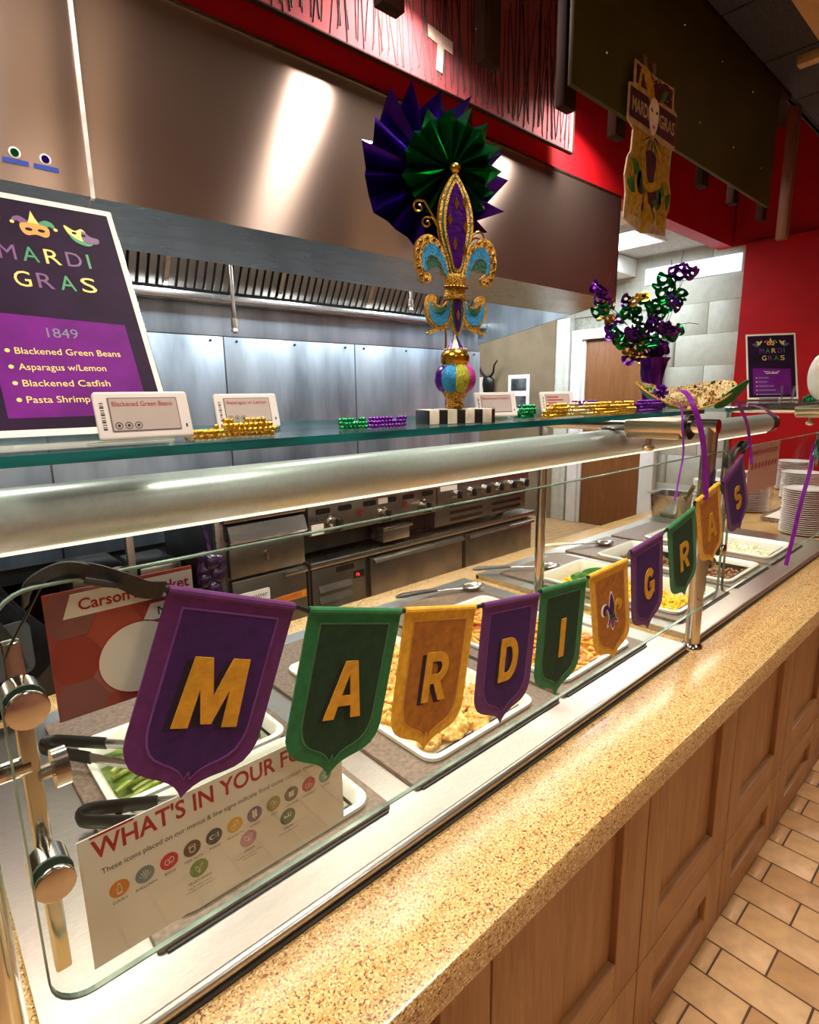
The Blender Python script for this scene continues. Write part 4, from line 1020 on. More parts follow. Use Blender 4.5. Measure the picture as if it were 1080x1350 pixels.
ribbon([(.168, FYP-.002, 1.378), (.15, FYP-.006, 1.384), (.135, FYP-.006, 1.395), (.115, GY-.01, 1.405), (.098, GY+.004, 1.407), (.085, GY+.012, 1.402)], .017, SAT, (0, -.25, 1)).build('ribbon_band', SAT, bt)
ribbon([(.115, GY-.008, 1.405), (.10, GY-.002, 1.411), (.085, GY+.006, 1.408), (.07, GY+.012, 1.398), (.065, GY+.016, 1.38)], .014, SAT, (0, -.6, 1)).build('ribbon_knot', SAT, bt)
MB().tube([(.08, GY+.012, 1.40), (.066, GY+.014, 1.375), (.05, GY+.013, 1.35), (.045, GY+.012, 1.34)], .0012, 6).build('loose_thread', BLACK, bt)
bt = thing('ribbon_tie', 'black satin ribbon knotted on the steel bracket beside the letter S', 'ribbon', (1.68, GY, 1.37))
ribbon([(1.662, FYP, 1.385), (1.675, FYP-.006, 1.397), (1.695, GY-.012, 1.41), (1.715, GY, 1.405), (1.71, GY+.012, 1.385), (1.69, GY+.016, 1.365)], .02, SAT, (0, -.3, 1)).build('ribbon_band', SAT, bt)
ribbon([(1.69, GY-.004, 1.41), (1.665, GY-.004, 1.415), (1.645, GY+.004, 1.39), (1.64, GY+.012, 1.35)], .018, SAT, (0, -.5, .6)).build('ribbon_knot', SAT, bt)

# ================================================================== SIGNS ON THE GLASS
sg = thing('allergen_sign', 'white card of round allergen icons headed WHAT\'S IN YOUR FOOD on the glass', 'sign', (.223, GY+.0075, 1.007))
SYP = GY+.0056
MB().box(.074, .372, SYP, SYP+.0012, 1.006, 1.148).build('card', PAPER, sg, smooth=0)
# the card is fixed to the inside of the pane, print faces the customers
fr = FX(.074, SYP-.0001, 1.006)
text(fr, "WHAT'S IN YOUR FOOD?", .011, .117, .0205, INKR, sg, w=.276, d=.0001, offset=.02)
MB().prism(fr, [(.0105, .1395), (.050, .1395), (.050, .1425-.0005), (.0105, .1415)], 0, .0002).build('heading_bar', INKR, sg, smooth=0)
text(fr, 'These icons placed on our menus & line signs indicate food items contain these allergens.', .017, .098, .0062, INKK, sg, w=.270, d=.0001)
ic = lambda h: mat('icon_'+h, h, .5, var=.03)
ICO = [('DAIRY', '#d8862a'), ('SHELLFISH', '#7b8790'), ('EGGS', '#d0273c'), ('TREE NUTS', '#5c3a20'), ('FISH', '#3c4650'), ('PEANUTS', '#e0a92e'), ('WHEAT', '#553070'), ('SOY', '#8a8b3c'), ('SESAME', '#6b6a62'), ('COCONUT', '#c23a55'), ('CORN', '#4a9a8c')]
GLYPH = {
 'DAIRY': [[(-.25, -.6), (.25, -.6), (.25, .15), (.12, .3), (.12, .6), (-.12, .6), (-.12, .3), (-.25, .15)]],
 'SHELLFISH': [[(0, -.55), (a*.6-.04, .5-.5*a*a), (a*.6+.04, .5-.5*a*a)] for a in (-1, -.6, -.2, .2, .6, 1)],
 'EGGS': [circ(-.22, -.05, .3, 14, .36), circ(.24, .05, .3, 14, .38)], 'TREE NUTS': [circ(0, -.12, .36, 14, .42), [(-.45, .2), (.45, .2), (.3, .48), (-.3, .48)]],
 'FISH': [spline([(-.6, 0), (-.2, .3), (.25, .1), (.55, .35), (.5, 0), (.55, -.35), (.25, -.1), (-.2, -.3)], 3)], 'PEANUTS': [circ(-.2, -.25, .3, 12), circ(.2, .25, .3, 12)],
 'WHEAT': [circ(s*.18, y, .14, 8, .2) for s in (-1, 1) for y in (-.25, .1, .42)]+[[(-.03, -.65), (.03, -.65), (.03, .3), (-.03, .3)]], 'SOY': [circ(-.15, .2, .26, 12), circ(.28, 0, .2, 12), [(-.04, -.6), (.04, -.6), (.04, 0), (-.04, 0)]],
 'SESAME': [circ(.27*math.cos(t), .27*math.sin(t), .2, 10, .24) for t in (.8, 2.4, 3.9, 5.5)], 'COCONUT': [circ(-.2, -.15, .33, 12), circ(.25, -.2, .25, 12), [(-.1, .2), (.4, .55), (.3, .62)]],
 'CORN': [circ(0, .12, .17, 12, .48), spline([(-.1, -.55), (-.45, -.1), (-.3, .2), (-.12, -.1)], 3), spline([(.1, -.55), (.45, -.1), (.3, .2), (.12, -.1)], 3)],
 'VEGETARIAN': [spline([(0, -.6), (-.4, .1), (-.3, .35), (0, .0)], 3), spline([(.03, -.5), (.1, .1), (.4, .55), (.35, .1)], 3)], 'VEGAN': [spline([(-.02, -.3), (-.5, .1), (-.4, .45), (-.05, .2)], 3), spline([(.02, -.3), (.5, .2), (.4, .55), (.05, .25)], 3)], 'HALAL': [[(-.5, -.05), (.45, -.05), (.45, .4), (.38, .4), (.38, .05), (.1, .05), (.1, .5), (.02, .5), (.02, .05), (-.3, .05), (-.35, .3), (-.5, .2)]]}
def icon(cx, cy, r, nm, hx):
    d = MB().prism(fr, circ(cx, cy, r, 22), 0, .0002).build('icon', ic(hx), sg, smooth=0)
    mb = MB()
    for P_ in GLYPH[nm]:
        P2 = [(cx+x*r, cy+y*r) for x, y in P_]; c0 = sum(p[0] for p in P2)/len(P2); c1 = sum(p[1] for p in P2)/len(P2)
        if nm in ('SHELLFISH', 'WHEAT', 'SESAME', 'HALAL'): mb.prism(fr, P2, .0002, .0003)
        else: mb.prism(fr, P2, .0002, .0003, [[(c0+(x-c0)*.78, c1+(y-c1)*.78) for x, y in P2]])
    mb.build('icon_glyph', INKW, d, smooth=0)
for k, (n_, hx) in enumerate(ICO):
    cx = .030+.0242*k; cy = .0735+.0012*k*.3
    icon(cx, cy, .0093, n_, hx); text(fr, n_, cx, cy-.0148, .003, INKK, sg, w=min(.0205, .0028*len(n_)), align='c', d=.0001)
for (n_, hx, cx, l1, l2) in (('VEGETARIAN', '#5c8a32', .1075, 'Eggs & cheese may be', 'included in this category'), ('VEGAN', '#c389a8', .1655, 'Includes no meat, dairy,', 'eggs or honey'), ('HALAL', '#1d5a34', .217, 'Halal certified foods', '')):
    cy = .047+(.002 if n_ != 'VEGETARIAN' else 0)
    icon(cx, cy, .0102, n_, hx); text(fr, n_, cx, cy-.0158, .0034, INKK, sg, w=.0026*len(n_), align='c', d=.0001)
    for q, l in enumerate((l1, l2)):
        if l: text(fr, l, cx, cy-.0205-.004*q, .0019, INKK, sg, w=.0013*len(l), align='c', d=.0001)
mn = thing('menu_card', 'red hexagon patterned menu card with a white disc on the glass', 'sign', (.142, GY+.0075, 1.271))
MB().box(.076, .204, SYP, SYP+.0012, 1.271, 1.389).build('card', mat('menu_red', '#a84a45', .5, 0, .02), mn, smooth=0)
fr = FX(.076, SYP-.0001, 1.271)
HEXC = [mat('hex_%d' % i, c, .5, var=.03) for i, c in enumerate(('#8f5a58', '#b5503f', '#a03c34', '#9c6a66'))]
def clip_poly(P, x0, y0, x1, y1):
    def cut(P, f, g):
        out = []
        for i in range(len(P)):
            a, b = P[i], P[(i+1) % len(P)]
            if f(a): out.append(a)
            if f(a) != f(b): out.append(g(a, b))
        return out
    for ax, lim, sg_ in ((0, x0, 1), (0, x1, -1), (1, y0, 1), (1, y1, -1)):
        if not P: return P
        def g(a, b): t = (lim-a[ax])/(b[ax]-a[ax]); return (a[0]+(b[0]-a[0])*t, a[1]+(b[1]-a[1])*t)
        P = cut(P, lambda p: (p[ax]-lim)*sg_ >= 0, g)
    return P
for i in range(4):
    for j in range(4):
        h_ = circ(.018+i*.036, .012+j*.042+(.021 if i % 2 else 0), .0235, 6)
        h_ = clip_poly(h_, .0005, .0005, .1275, .1175)
        if len(h_) > 2: MB().prism(fr, h_, 0, .00015).build('hexagon', HEXC[(i*3+j*2) % 4], mn, smooth=0)
MB().prism(fr, [(.013, .093), (.1275, .093), (.1275, .1145), (.021, .1145)], .0002, .0003).build('banner', INKW, mn, smooth=0)
text(fr, "Carson's Market", .026, .0985, .0108, INKR, mn, w=.098, d=.0004, offset=.022)
MB().prism(fr, [(.077, .0725), (.1275, .0725), (.1275, .089), (.086, .089)], .0002, .0003).build('banner', INKW, mn, smooth=0)
text(fr, 'MENU', .092, .0765, .0088, INKK, mn, w=.033, d=.0004)
MB().prism(fr, circ(.072, .040, .0372, 40, .0355), .0002, .0003).build('disc_ring', INKR, mn, smooth=0)
MB().prism(fr, circ(.072, .040, .0360, 40, .0343), .0003, .0004).build('disc', INKW, mn, smooth=0)

# ================================================================== ON THE SHELF
def mask_art(fr, cx, cy, s, parent, kind):
    """little printed carnival mask: kind 0 jester cap mask, 1 / 2 tilted masks"""
    def P(pts, m, d=.0004): MB().prism(fr, [(cx+x*s, cy+y*s) for x, y in pts], d, d+.0002).build('mask_print', m, parent, smooth=0)
    if kind == 0:
        P(spline([(-.15, .35), (-.55, .75), (-.9, .6), (-.95, .35), (-.7, .45), (-.5, .2)], 4), INKP); P(spline([(.15, .35), (.55, .7), (.9, .55), (.95, .2), (.7, .35), (.5, .2)], 4), INKG)
        P([(-.3, .3), (-.15, .7), (0, 1.2), (.12, .75), (.3, .3)], INKY)
        P(spline([(-.6, .3), (0, .4), (.6, .25), (.62, -.2), (.4, -.4), (0, -.3), (-.4, -.4), (-.62, -.15)], 4), INKO, .0005)
        for q in (-1, 1): P(circ(q*.28, -.02, .17, 12, .1), MENU, .0007)
        for q in ((-.95, .32), (.97, .18)): P(circ(q[0], q[1], .1, 10), INKY, .0006)
    else:
        q = 1 if kind == 1 else -1
        P(spline([(q*-.8, .6), (q*-.3, .3), (q*.1, .5), (q*.3, .1), (q*.1, -.4), (q*-.4, -.3), (q*-.7, .1)], 4), INKY); P(spline([(q*.1, .35), (q*.5, .0), (q*.9, -.1), (q*.8, -.45), (q*.2, -.5), (q*.0, -.2)], 4), INKP, .0005)
        P(spline([(q*-.65, .0), (q*-.2, -.35), (q*.5, -.5), (q*.2, -.72), (q*-.4, -.5)], 4), INKG, .0005)
        for e in (-.35, .12): P(circ(q*e, .05-e*.2, .13, 10, .08), MENU, .0007)
def menu_stand(name, label, base, right, tiltv, w, h, lines, title2):
    base = Vector(base); fr = Fr(base, right, tiltv)
    t = thing(name, label, 'sign', base)
    MB().prism(fr, rrect(0, 0, w, h, .003), -.004, -.0015).prism(fr, [(0, 0), (w, 0), (w, .004), (0, .004)], -.06, -.004).build('acrylic_holder', ACRYL, t, smooth=0)
    MB().prism(fr, rrect(.002, .003, w-.002, h-.002, .002), -.0012, 0).build('white_border', PAPER, t, smooth=0)
    MB().prism(fr, rrect(.009, .012, w-.009, h-.011, .001), 0, .0003).build('poster', MENU, t, smooth=0)
    mask_art(fr, w*.5, h*.845, w*.12, t, 0); mask_art(fr, w*.76, h*.85, w*.11, t, 1); mask_art(fr, w*.24, h*.85, w*.11, t, 2)
    for row, y, cols in (('MARDI', .70*h, 'pgypg'), ('GRAS', .59*h, 'ypgy')):
        x = w*.5-(.047*w*.5*len(row))*1.9; xs = []
        for ch, c in zip(row, cols):
            k = .105*w if ch != 'I' else .05*w
            text(fr, ch, x, y, .115*w, {'p': INKP, 'g': INKG, 'y': INKY}[c], t, w=k*.82 if ch != 'I' else None, d=.0006, name='letter'); x += k+.003
    MB().prism(fr, [(w*.13, h*.075), (w*.87, h*.075), (w*.87, h*.455), (w*.13, h*.475)], .0003, .0005).build('list_panel', MENUP, t, smooth=0)
    text(fr, title2, w*.5, h*.385, .068*w, INKGR if title2 == '1849' else INKW, t, align='c', d=.0008)
    for k, l in enumerate(lines):
        y = h*(.315-.062*k)
        MB().prism(fr, circ(w*.2, y+.010*w*2, .013*w, 10), .0006, .0008).build('bullet', INKY, t, smooth=0)
        if isinstance(l, str): text(fr, l, w*.235, y, .044*w, INKY, t, d=.0008, w=len(l)*.0265*w)
        else: MB().prism(fr, rrect(w*.235, y+.006*w, w*(.235+l), y+.034*w, .0008), .0006, .0008).build('faint_text_line', INKGR, t, smooth=0)
    return t
ti = Vector((0, .175, .315)).normalized()
menu_stand('menu_stand', 'large acrylic stand with plum Mardi Gras menu headed 1849', (.078, .795, SZ+.002), (1, 0, 0), ti, .214, .362, ['Blackened Green Beans', 'Asparagus w/Lemon', 'Blackened Catfish', 'Pasta Shrimp'], '1849')
vr = Vector((.42, -.90, 0)).normalized()
menu_stand('menu_stand', 'plum Mardi Gras menu stand headed Global standing before the red wall', (3.02, 1.06-.10, SZ+.002), (.55, -.83, 0), Vector((.83, .55, 2.4)), .215, .335, [.20, .17, .30, .33, .46, .38], '"Global"')
# electronic price tags on little acrylic stands
def tag_stand(x, y, w, h, rz, label, l1, l2=None, lean=.3):
    t = thing('shelf_tag', label, 'tag', (x, y, SZ), rz)
    fr = Fr((-w/2, 0, .006), (1, 0, 0), (0, lean, 1))
    MB().prism(Fr((-w/2, 0, 0), (0, 1, 0), (0, 0, 1)), [(-.004, 0), (.05, 0), (.05, .0025), (.006, .0045), (lean*h*.9, h), (lean*h*.9-.003, h)], 0, w).build('acrylic_stand', ACRYL, t, local=True, smooth=0, fix=True)
    MB().prism(fr, rrect(0, 0, w, h, .003), 0, .006).build('tag_body', WPLAST, t, local=True, bevel=.0012)
    MB().prism(fr, rrect(w*.13, h*.16, w*.87, h*.87, .001), .0058, .0064).build('screen_bezel', mat('bezel', '#6e6664', .4), t, local=True, smooth=0)
    MB().prism(fr, rrect(w*.145, h*.18, w*.86, h*.85, .001), .0064, .0066).build('screen', mat('eink', '#b9aca6', .5, 0, .03), t, local=True, smooth=0)
    if l1 is None:
        for q, k_ in enumerate((.36, .5, .3)): MB().prism(fr, rrect(w*.17, h*(.70-.15*q), w*(.17+k_), h*(.76-.15*q), .0004), .0066, .0068).build('faint_text_line', INKR, t, local=True, smooth=0)
    else: text(fr, l1, w*.17, h*.69, h*.105, INKR, t, d=.0068, w=min(w*.64, len(l1)*h*.075), local=True)
    if l2: text(fr, l2, w*.17, h*.54, h*.085, INKR, t, d=.0068, w=min(w*.64, len(l2)*h*.075), local=True)
    for k in range(3): MB().prism(fr, circ(w*(.205+.1*k), h*.28, h*.075, 14), .0066, .0068, [circ(w*(.205+.1*k), h*.28, h*.062, 14)]).prism(fr, circ(w*(.205+.1*k), h*.28, h*.03, 8), .0066, .0068).build('diet_icon', INKK, t, local=True, smooth=0)
    bc = MB()
    for k in range(12): bc.prism(fr, [(w*.045, h*(.2+.05*k)), (w*.085, h*(.2+.05*k)), (w*.085, h*(.2+.05*k+.015+.015*(k % 3 == 0))), (w*.045, h*(.2+.05*k+.015+.015*(k % 3 == 0)))], .006, .0062)
    bc.build('barcode', INKK, t, local=True, smooth=0)
    MB().prism(fr, rrect(w*.925, h*.2, w*.945, h*.28, .0005), .006, .0062).build('sensor', INKK, t, local=True, smooth=0)
tag_stand(.192, .60, .089, .047, 0, 'white electronic shelf tag reading Blackened Green Beans', 'Blackened Green Beans')
tag_stand(.352, .70, .083, .045, R(-6), 'white electronic shelf tag reading Asparagus with Lemon', 'Asparagus w/ Lemon')
tag_stand(.802, .655, .080, .043, R(-22), 'white electronic shelf tag reading Blackened Catfish', 'Blackened Catfish')
tag_stand(1.045, .69, .080, .043, R(-22), 'white electronic shelf tag with short red text lines behind gold beads', None)

# bead necklaces
def necklace(x0, x1, y, m, label, group, rows=3, layers=3, r=.0032, wob=.006, z=SZ):
    mb = MB(); step = r*2.05; n = max(2, int((x1-x0)/step)); ph = random.uniform(0, 6)
    for L_ in range(layers):
        for q in range(rows-(L_ > 1)):
            for k in range(n):
                x = x0+step*(k+.5*(L_ % 2)+.25*q); 
                if L_ == layers-1 and nz(x, q+ph, L_, 60) < -.05: continue
                mb.sphere((x, y+(q-(rows-1)/2)*step*1.05+wob*math.sin(x*38+ph+L_*2.1+q)*.5, z+r+L_*r*1.72), r*random.uniform(.92, 1.05), 7, 5)
    return one(mb, 'bead_necklace', m, label, 'beads', group, smooth=80)
necklace(.238, .282, .622, BEADG, 'gold bead necklace heaped beside the green bean shelf tag', 'bead necklaces', 3, 3)
necklace(.284, .352, .632, BEADG, 'gold bead necklace heaped before the asparagus shelf tag', 'bead necklaces', 3, 4)
necklace(.458, .505, .645, BEADN, 'green bead necklace lying left of the purple beads', 'bead necklaces', 3, 3, .0030)
necklace(.507, .575, .645, BEADP, 'purple bead necklace lying against the striped fleur base', 'bead necklaces', 3, 3, .0030)
necklace(.865, .915, .655, BEADN, 'green bead necklace beside the catfish shelf tag', 'bead necklaces', 3, 4, .0036)
for k, (a, b) in enumerate(((.915, .985), (.99, 1.075), (1.08, 1.165), (1.17, 1.25))):
    necklace(a, b, .63, BEADG if k != 1 else mat('pale_gold_bead', '#d9c489', .2, .8, .1, 30), ('gold bead necklace beside the short green bead pile', 'pale gold bead necklace below the pasta shelf tag', 'gold bead necklace in the middle of the long bead row', 'gold bead necklace leading up to the purple beads')[k], 'bead necklaces', 3, 4, .0038)
necklace(1.05, 1.16, .664, BEADP, 'purple bead necklace laid over the long gold bead row', 'bead necklaces', 2, 5, .0034)
necklace(1.255, 1.385, .625, BEADP, 'purple bead necklace lying under the green hat brim', 'bead necklaces', 3, 4, .0040)
necklace(2.92, 3.06, .70, BEADN, 'green bead necklace before the Global menu stand', 'bead necklaces', 3, 3, .0045)
necklace(3.06, 3.23, .70, BEADG, 'gold bead necklace before the Global menu stand', 'bead necklaces', 3, 4, .0045)
# clear acrylic cup by the far menu
one(MB().lathe([(0, 0), (.022, 0), (.028, .062), (.026, .062), (.020, .003), (0, .003)], (2.80, .74, SZ), 20), 'acrylic_cup', ACRYL, 'small clear acrylic cup beside the Global menu stand', 'cup', fix=True)

# --- fleur-de-lis figure
FB = Vector((.688, .648, SZ)); FRZ = R(-22); FS = .915
fl_ = thing('fleur_de_lis_figure', 'tall glittered gold, blue and purple fleur-de-lis on a striped base', 'ornament', FB, FRZ)
fl_.scale = (FS, FS, FS)
b = MB().box(-.064, .064, -.03, .03, 0, .024).build('base', BLACK, fl_, local=True, bevel=.001)
CHK = mat('check_ivory', '#e6dcc8', .5, 0, .1, 60)
for k in range(4):
    x0 = -.061+.0335*k
    MB().box(x0, x0+.0175, -.0312, .0312, .0005, .0252).build('ivory_check', CHK, b, local=True, bevel=.0008)
MB().lathe([(0, .024), (.013, .024), (.016, .030), (.013, .036), (.017, .043), (.022, .052), (.024, .056), (0, .056)], (0, 0, 0), 24).build('stem', GOLDG, fl_, local=True)
bulb = MB().lathe([(0, .052), (.02, .054), (.02, .098), (0, .1)], (0, 0, 0), 16).build('bulb', GOLDG, fl_, local=True)
GORE = [BLUEG, LIMEG, PINKG, PURG]
for k in range(8):
    a = R(45*k+22.5-90-22); V = MB()
    V.sphere((math.cos(a)*.019, math.sin(a)*.019, .077), .0228, 14, 10, (.82, .82, 1.06)); V.build('glitter_gore', GORE[(k+1) % 4], bulb, local=True)
MB().lathe([(.0, .098), (.021, .099), (.025, .106), (.026, .113), (.023, .121), (.017, .126), (0, .127)], (0, 0, 0), 28).build('gold_ring', GOLD, fl_, local=True)
pr = MB()
for k in range(22): t = 2*PI*k/22; pr.sphere((.0225*math.cos(t), .0225*math.sin(t), .0985), .0022, 6, 4); pr.sphere((.019*math.cos(t), .019*math.sin(t), .1265), .0019, 6, 4)
pr.build('pearl_trim', mat('pearl', '#e9dccb', .2, .3), fl_, local=True)
for k in range(8):
    a0 = 2*PI*k/8
    MB().lathe([(.017, .127), (.011, .136), (.006, .144), (.0025, .153), (0, .154)], (0, 0, 0), 3, 1, 1, a0, a0+2*PI/8).build('finial_stripe', CHK if k % 2 else PURG, fl_, local=True)
# crop-measured outline points -> local metres
def A(x, y): return ((x-545-(920-y)*.012)*1.86e-4, (335-y/7.107)/830)
F2 = Fr((0, 0, 0), (1, 0, 0), (0, 0, 1))
def layer(pts, m, d0, d1, name, parent=None, holes=(), sp=5):
    return MB().prism(F2, spline([A(*p) for p in pts], sp) if sp else [A(*p) for p in pts], d0, d1, holes).build(name, m, parent or fl_, local=True, smooth=40)
cp = [(545, 0), (600, 60), (680, 220), (715, 400), (705, 560), (650, 760), (600, 930), (510, 930), (455, 760), (395, 560), (385, 400), (415, 220), (490, 60)]
cpl = layer(cp, GOLDG, -.006, .006, 'center_petal')
sc_ = lambda P, k, ky=None, cx=550, cy=480: [(cx+(x-cx)*k, cy+(y-cy)*(ky or k)) for x, y in P]
layer(sc_(cp, .86, .93), GRNG, .006, .0066, 'green_inlay', cpl); layer(sc_(cp, .76, .89), GOLDG, .0066, .0074, 'gold_inlay', cpl); layer(sc_(cp, .60, .82), PURG, .0074, .0082, 'purple_inlay', cpl)
for (x, y) in ((545, 270), (625, 255), (480, 420), (632, 480), (528, 640), (625, 690)):
    layer([(x, y-62), (x+22, y), (x, y+58), (x-22, y)], GOLD, .0082, .0092, 'gold_diamond', cpl, sp=0)
sp_ = [(470, 930), (455, 790), (400, 650), (320, 575), (250, 568), (180, 620), (148, 740), (155, 860), (190, 965), (235, 1012), (285, 1000), (300, 945), (262, 905), (235, 860), (250, 800), (300, 770), (360, 800), (400, 860), (425, 930)]
sb_ = [(462, 925), (430, 780), (370, 680), (310, 645), (255, 670), (215, 745), (215, 850), (240, 900), (262, 890), (250, 830), (262, 780), (310, 752), (370, 790), (412, 860), (432, 925)]
sg_ = [(428, 930), (400, 850), (350, 785), (300, 762), (262, 790), (250, 850), (268, 900), (300, 870), (345, 858), (395, 880)]
mir = lambda P: [(1100-x, y) for x, y in P]
for f, nm in ((lambda P: P, 'left'), (mir, 'right')):
    pt = layer(f(sp_), GOLDG, -.006, .006, 'side_petal'); layer(f(sb_), BLUEG, .006, .0068, 'blue_inlay', pt); layer(f(sg_), GRNG, .0055, .0064, 'green_inlay', pt)
    jw = MB()
    for (x, y) in ((385, 665), (330, 610), (265, 598), (205, 635), (178, 710), (172, 790), (183, 870), (205, 940), (245, 975)):
        q = A(*f([(x, y)])[0]); jw.sphere((q[0], -.0065, q[1]), .0030, 7, 5)
    jw.build('jewels', mat('amber_jewel', '#8a5a14', .15, .7), pt, local=True)
lo_ = [(470, 1150), (440, 1190), (400, 1215), (345, 1200), (350, 1150), (315, 1110), (265, 1130), (243, 1220), (262, 1350), (330, 1430), (255, 1470), (275, 1490), (340, 1465), (430, 1440), (480, 1340), (500, 1180)]
lob = [(468, 1170), (440, 1250), (400, 1290), (345, 1290), (300, 1230), (285, 1180), (270, 1240), (290, 1340), (350, 1400), (420, 1390), (465, 1310), (490, 1180)]
log_ = [(440, 1200), (400, 1235), (345, 1225), (315, 1190), (325, 1250), (365, 1295), (410, 1280), (440, 1240)]
for f in (lambda P: P, mir):
    pt = layer(f(lo_), GOLDG, -.005, .005, 'lower_petal'); layer(f(lob), BLUEG, .005, .0058, 'blue_inlay', pt); layer(f(log_), GRNG, .0058, .0066, 'green_inlay', pt)
tp_ = [(500, 1140), (600, 1140), (625, 1280), (600, 1410), (550, 1500), (500, 1410), (475, 1280)]
pt = layer(tp_, GOLDG, -.005, .007, 'tail_petal'); layer(sc_(tp_, .8, .88, 550, 1290), GRNG, .007, .0076, 'green_inlay', pt); layer(sc_(tp_, .45, .8, 550, 1300), PURG, .0076, .0084, 'purple_inlay', pt); layer([(550, 1245), (568, 1300), (550, 1360), (532, 1300)], GOLD, .0084, .0092, 'gold_diamond', pt, sp=0)
bd = MB().lathe([(.019, .209), (.021, .213), (.0185, .22), (.0185, .236), (.021, .245), (.019, .249)], (.0, 0, 0), 26, 1, .6).lathe([(0, .209), (.019, .209)], n=26, sy=.6).lathe([(.019, .249), (0, .249)], n=26, sy=.6).build('band', GOLDG, fl_, local=True)
jw = MB()
for k in range(9): t = R(200+140*k/8); jw.sphere((.0205*math.cos(t), .0205*.6*math.sin(t), .228), .0034, 7, 5)
jw.build('jewels', MATS['amber_jewel'], bd, local=True)
def curl(cx, cy, r0, turns, a0, sgn, lead):
    P = []; n = 26
    for k in range(n+1):
        t = k/n; a = R(a0)+sgn*2*PI*turns*t; r = r0*(1-.80*t); q = A(cx+r*math.cos(a), cy-r*math.sin(a)); P.append((q[0], 0, q[1]))
    L = [(lambda q: (q[0], 0, q[1]))(A(*p)) for p in lead]
    return MB().tube(spline(L, 4, False)[:-1]+P, .0016, 7)
curl(205, 320, 62, 1.15, 60, 1, [(400, 500), (300, 330), (240, 245)]).build('wire_curl', GOLD, fl_, local=True)
curl(278, 455, 55, 1.15, 60, 1, [(420, 560), (350, 430), (310, 390)]).build('wire_curl', GOLD, fl_, local=True)
curl(825, 625, 55, 1.1, 110, -1, [(700, 600), (740, 560), (785, 555)]).build('wire_curl', GOLD, fl_, local=True)
MB().tube([(lambda q: (q[0], 0, q[1]))(A(*p)) for p in spline([(700, 620), (730, 530), (790, 492), (840, 540), (848, 640)], 4, False)], .0016, 7).build('wire_curl', GOLD, fl_, local=True)
MB().sphere((0, 0, .413), .0088, 14, 10).build('top_ball', GOLD, fl_, local=True)
MB().cyl((0, 0, .398), (0, 0, .410), .002, n=8).build('ball_pin', GOLD, fl_, local=True)
# foil rosettes behind it
def rosette(name, label, c, n, rad, inner, m, cat, rz, tilt, seed, depth=.012):
    rnd = random.Random(seed); mb = MB(); V = [(0, 0, -depth*.3)]; F = []
    for k in range(2*n):
        a = PI*k/n; peak = k % 2 == 0
        V.append((inner*math.cos(a), inner*math.sin(a), (depth*.35 if peak else -depth*.35)))
    for k in range(2*n):
        a = PI*k/n+rnd.uniform(-.04, .04); peak = k % 2 == 0
        r = rad*(rnd.uniform(.93, 1.05) if peak else rnd.uniform(.80, .88))
        V.append((r*math.cos(a), r*math.sin(a), (depth if peak else -depth)+rnd.uniform(-.004, .004)))
    N2 = 2*n
    for k in range(N2):
        j = (k+1) % N2; F += [(0, 1+k, 1+j), (1+k, 1+N2+k, 1+N2+j), (1+k, 1+N2+j, 1+j)]
    # local frame: disc in xz plane facing -y
    mb.add([(x, -z, y) for x, y, z in V], F)
    o = mb.build(name, m, local=True, smooth=0); o.location = c; o.rotation_euler = (tilt, 0, rz)
    return tag(o, label, cat)
e1 = Vector((math.cos(FRZ), math.sin(FRZ), 0)); e2 = Vector((-math.sin(FRZ), math.cos(FRZ), 0))
rosette('foil_rosette', 'green foil pleated rosette behind the fleur-de-lis', FB+e1*.003+e2*.022+Vector((0, 0, .386)), 15, .080, .012, GRNF, 'rosette', FRZ-.12, R(8), 3, .013)
rosette('foil_rosette', 'large purple foil pleated rosette behind the green one', FB+e1*-.014+e2*.050+Vector((0, 0, .384)), 17, .124, .012, PURF, 'rosette', FRZ+.05, R(-2), 5, .015)
one(MB().tube([FB+e1*.0+e2*.036+Vector((0, 0, z)) for z in (.001, .2, .39)], .0022, 6), 'rosette_stick', CHROME, 'thin rod carrying the rosettes behind the fleur-de-lis', 'stick')

# ================================================================== VASE, HAT, RIBBONS
VX, VY = 1.475, .695
vs = thing('foil_vase', 'purple foil wrapped vase sprouting metallic mask sprays', 'vase', (VX, VY, SZ))
def crump(t, z): return 1+.09*math.sin(5*t+z*60)+.06*math.sin(9*t-z*90)+.04*math.sin(14*t+z*140)
MB().lathe([(0, .002), (.019, .002), (.021, .03), (.023, .06), (.026, .09), (.031, .115), (.036, .13), (.033, .13), (.027, .11), (.0, .10)], (VX, VY, SZ), 44, fn=crump).build('vase_body', PURF2, vs, smooth=60)
rv = Vector((.742, -.670, 0)); fv = Vector((.670, .742, 0)); MPX = .00195
def leafmesh():
    fr = Fr((0, 0, 0), (1, 0, 0), (0, 0, 1))
    out = spline([(-1, .1), (-.8, .62), (-.3, .42), (0, .50), (.3, .42), (.8, .62), (1, .1), (.75, -.5), (.3, -.52), (0, -.28), (-.3, -.52), (-.75, -.5)], 3)
    mb = MB().prism(fr, [(x*.017, y*.019) for x, y in out], -.0003, .0003, [circ(-.0075, .0005, .0046, 9, .0034), circ(.0075, .0005, .0046, 9, .0034)])
    mb.v = [(x, y+14*x*x*1.6+8*z*z, z) for x, y, z in mb.v]
    return mb
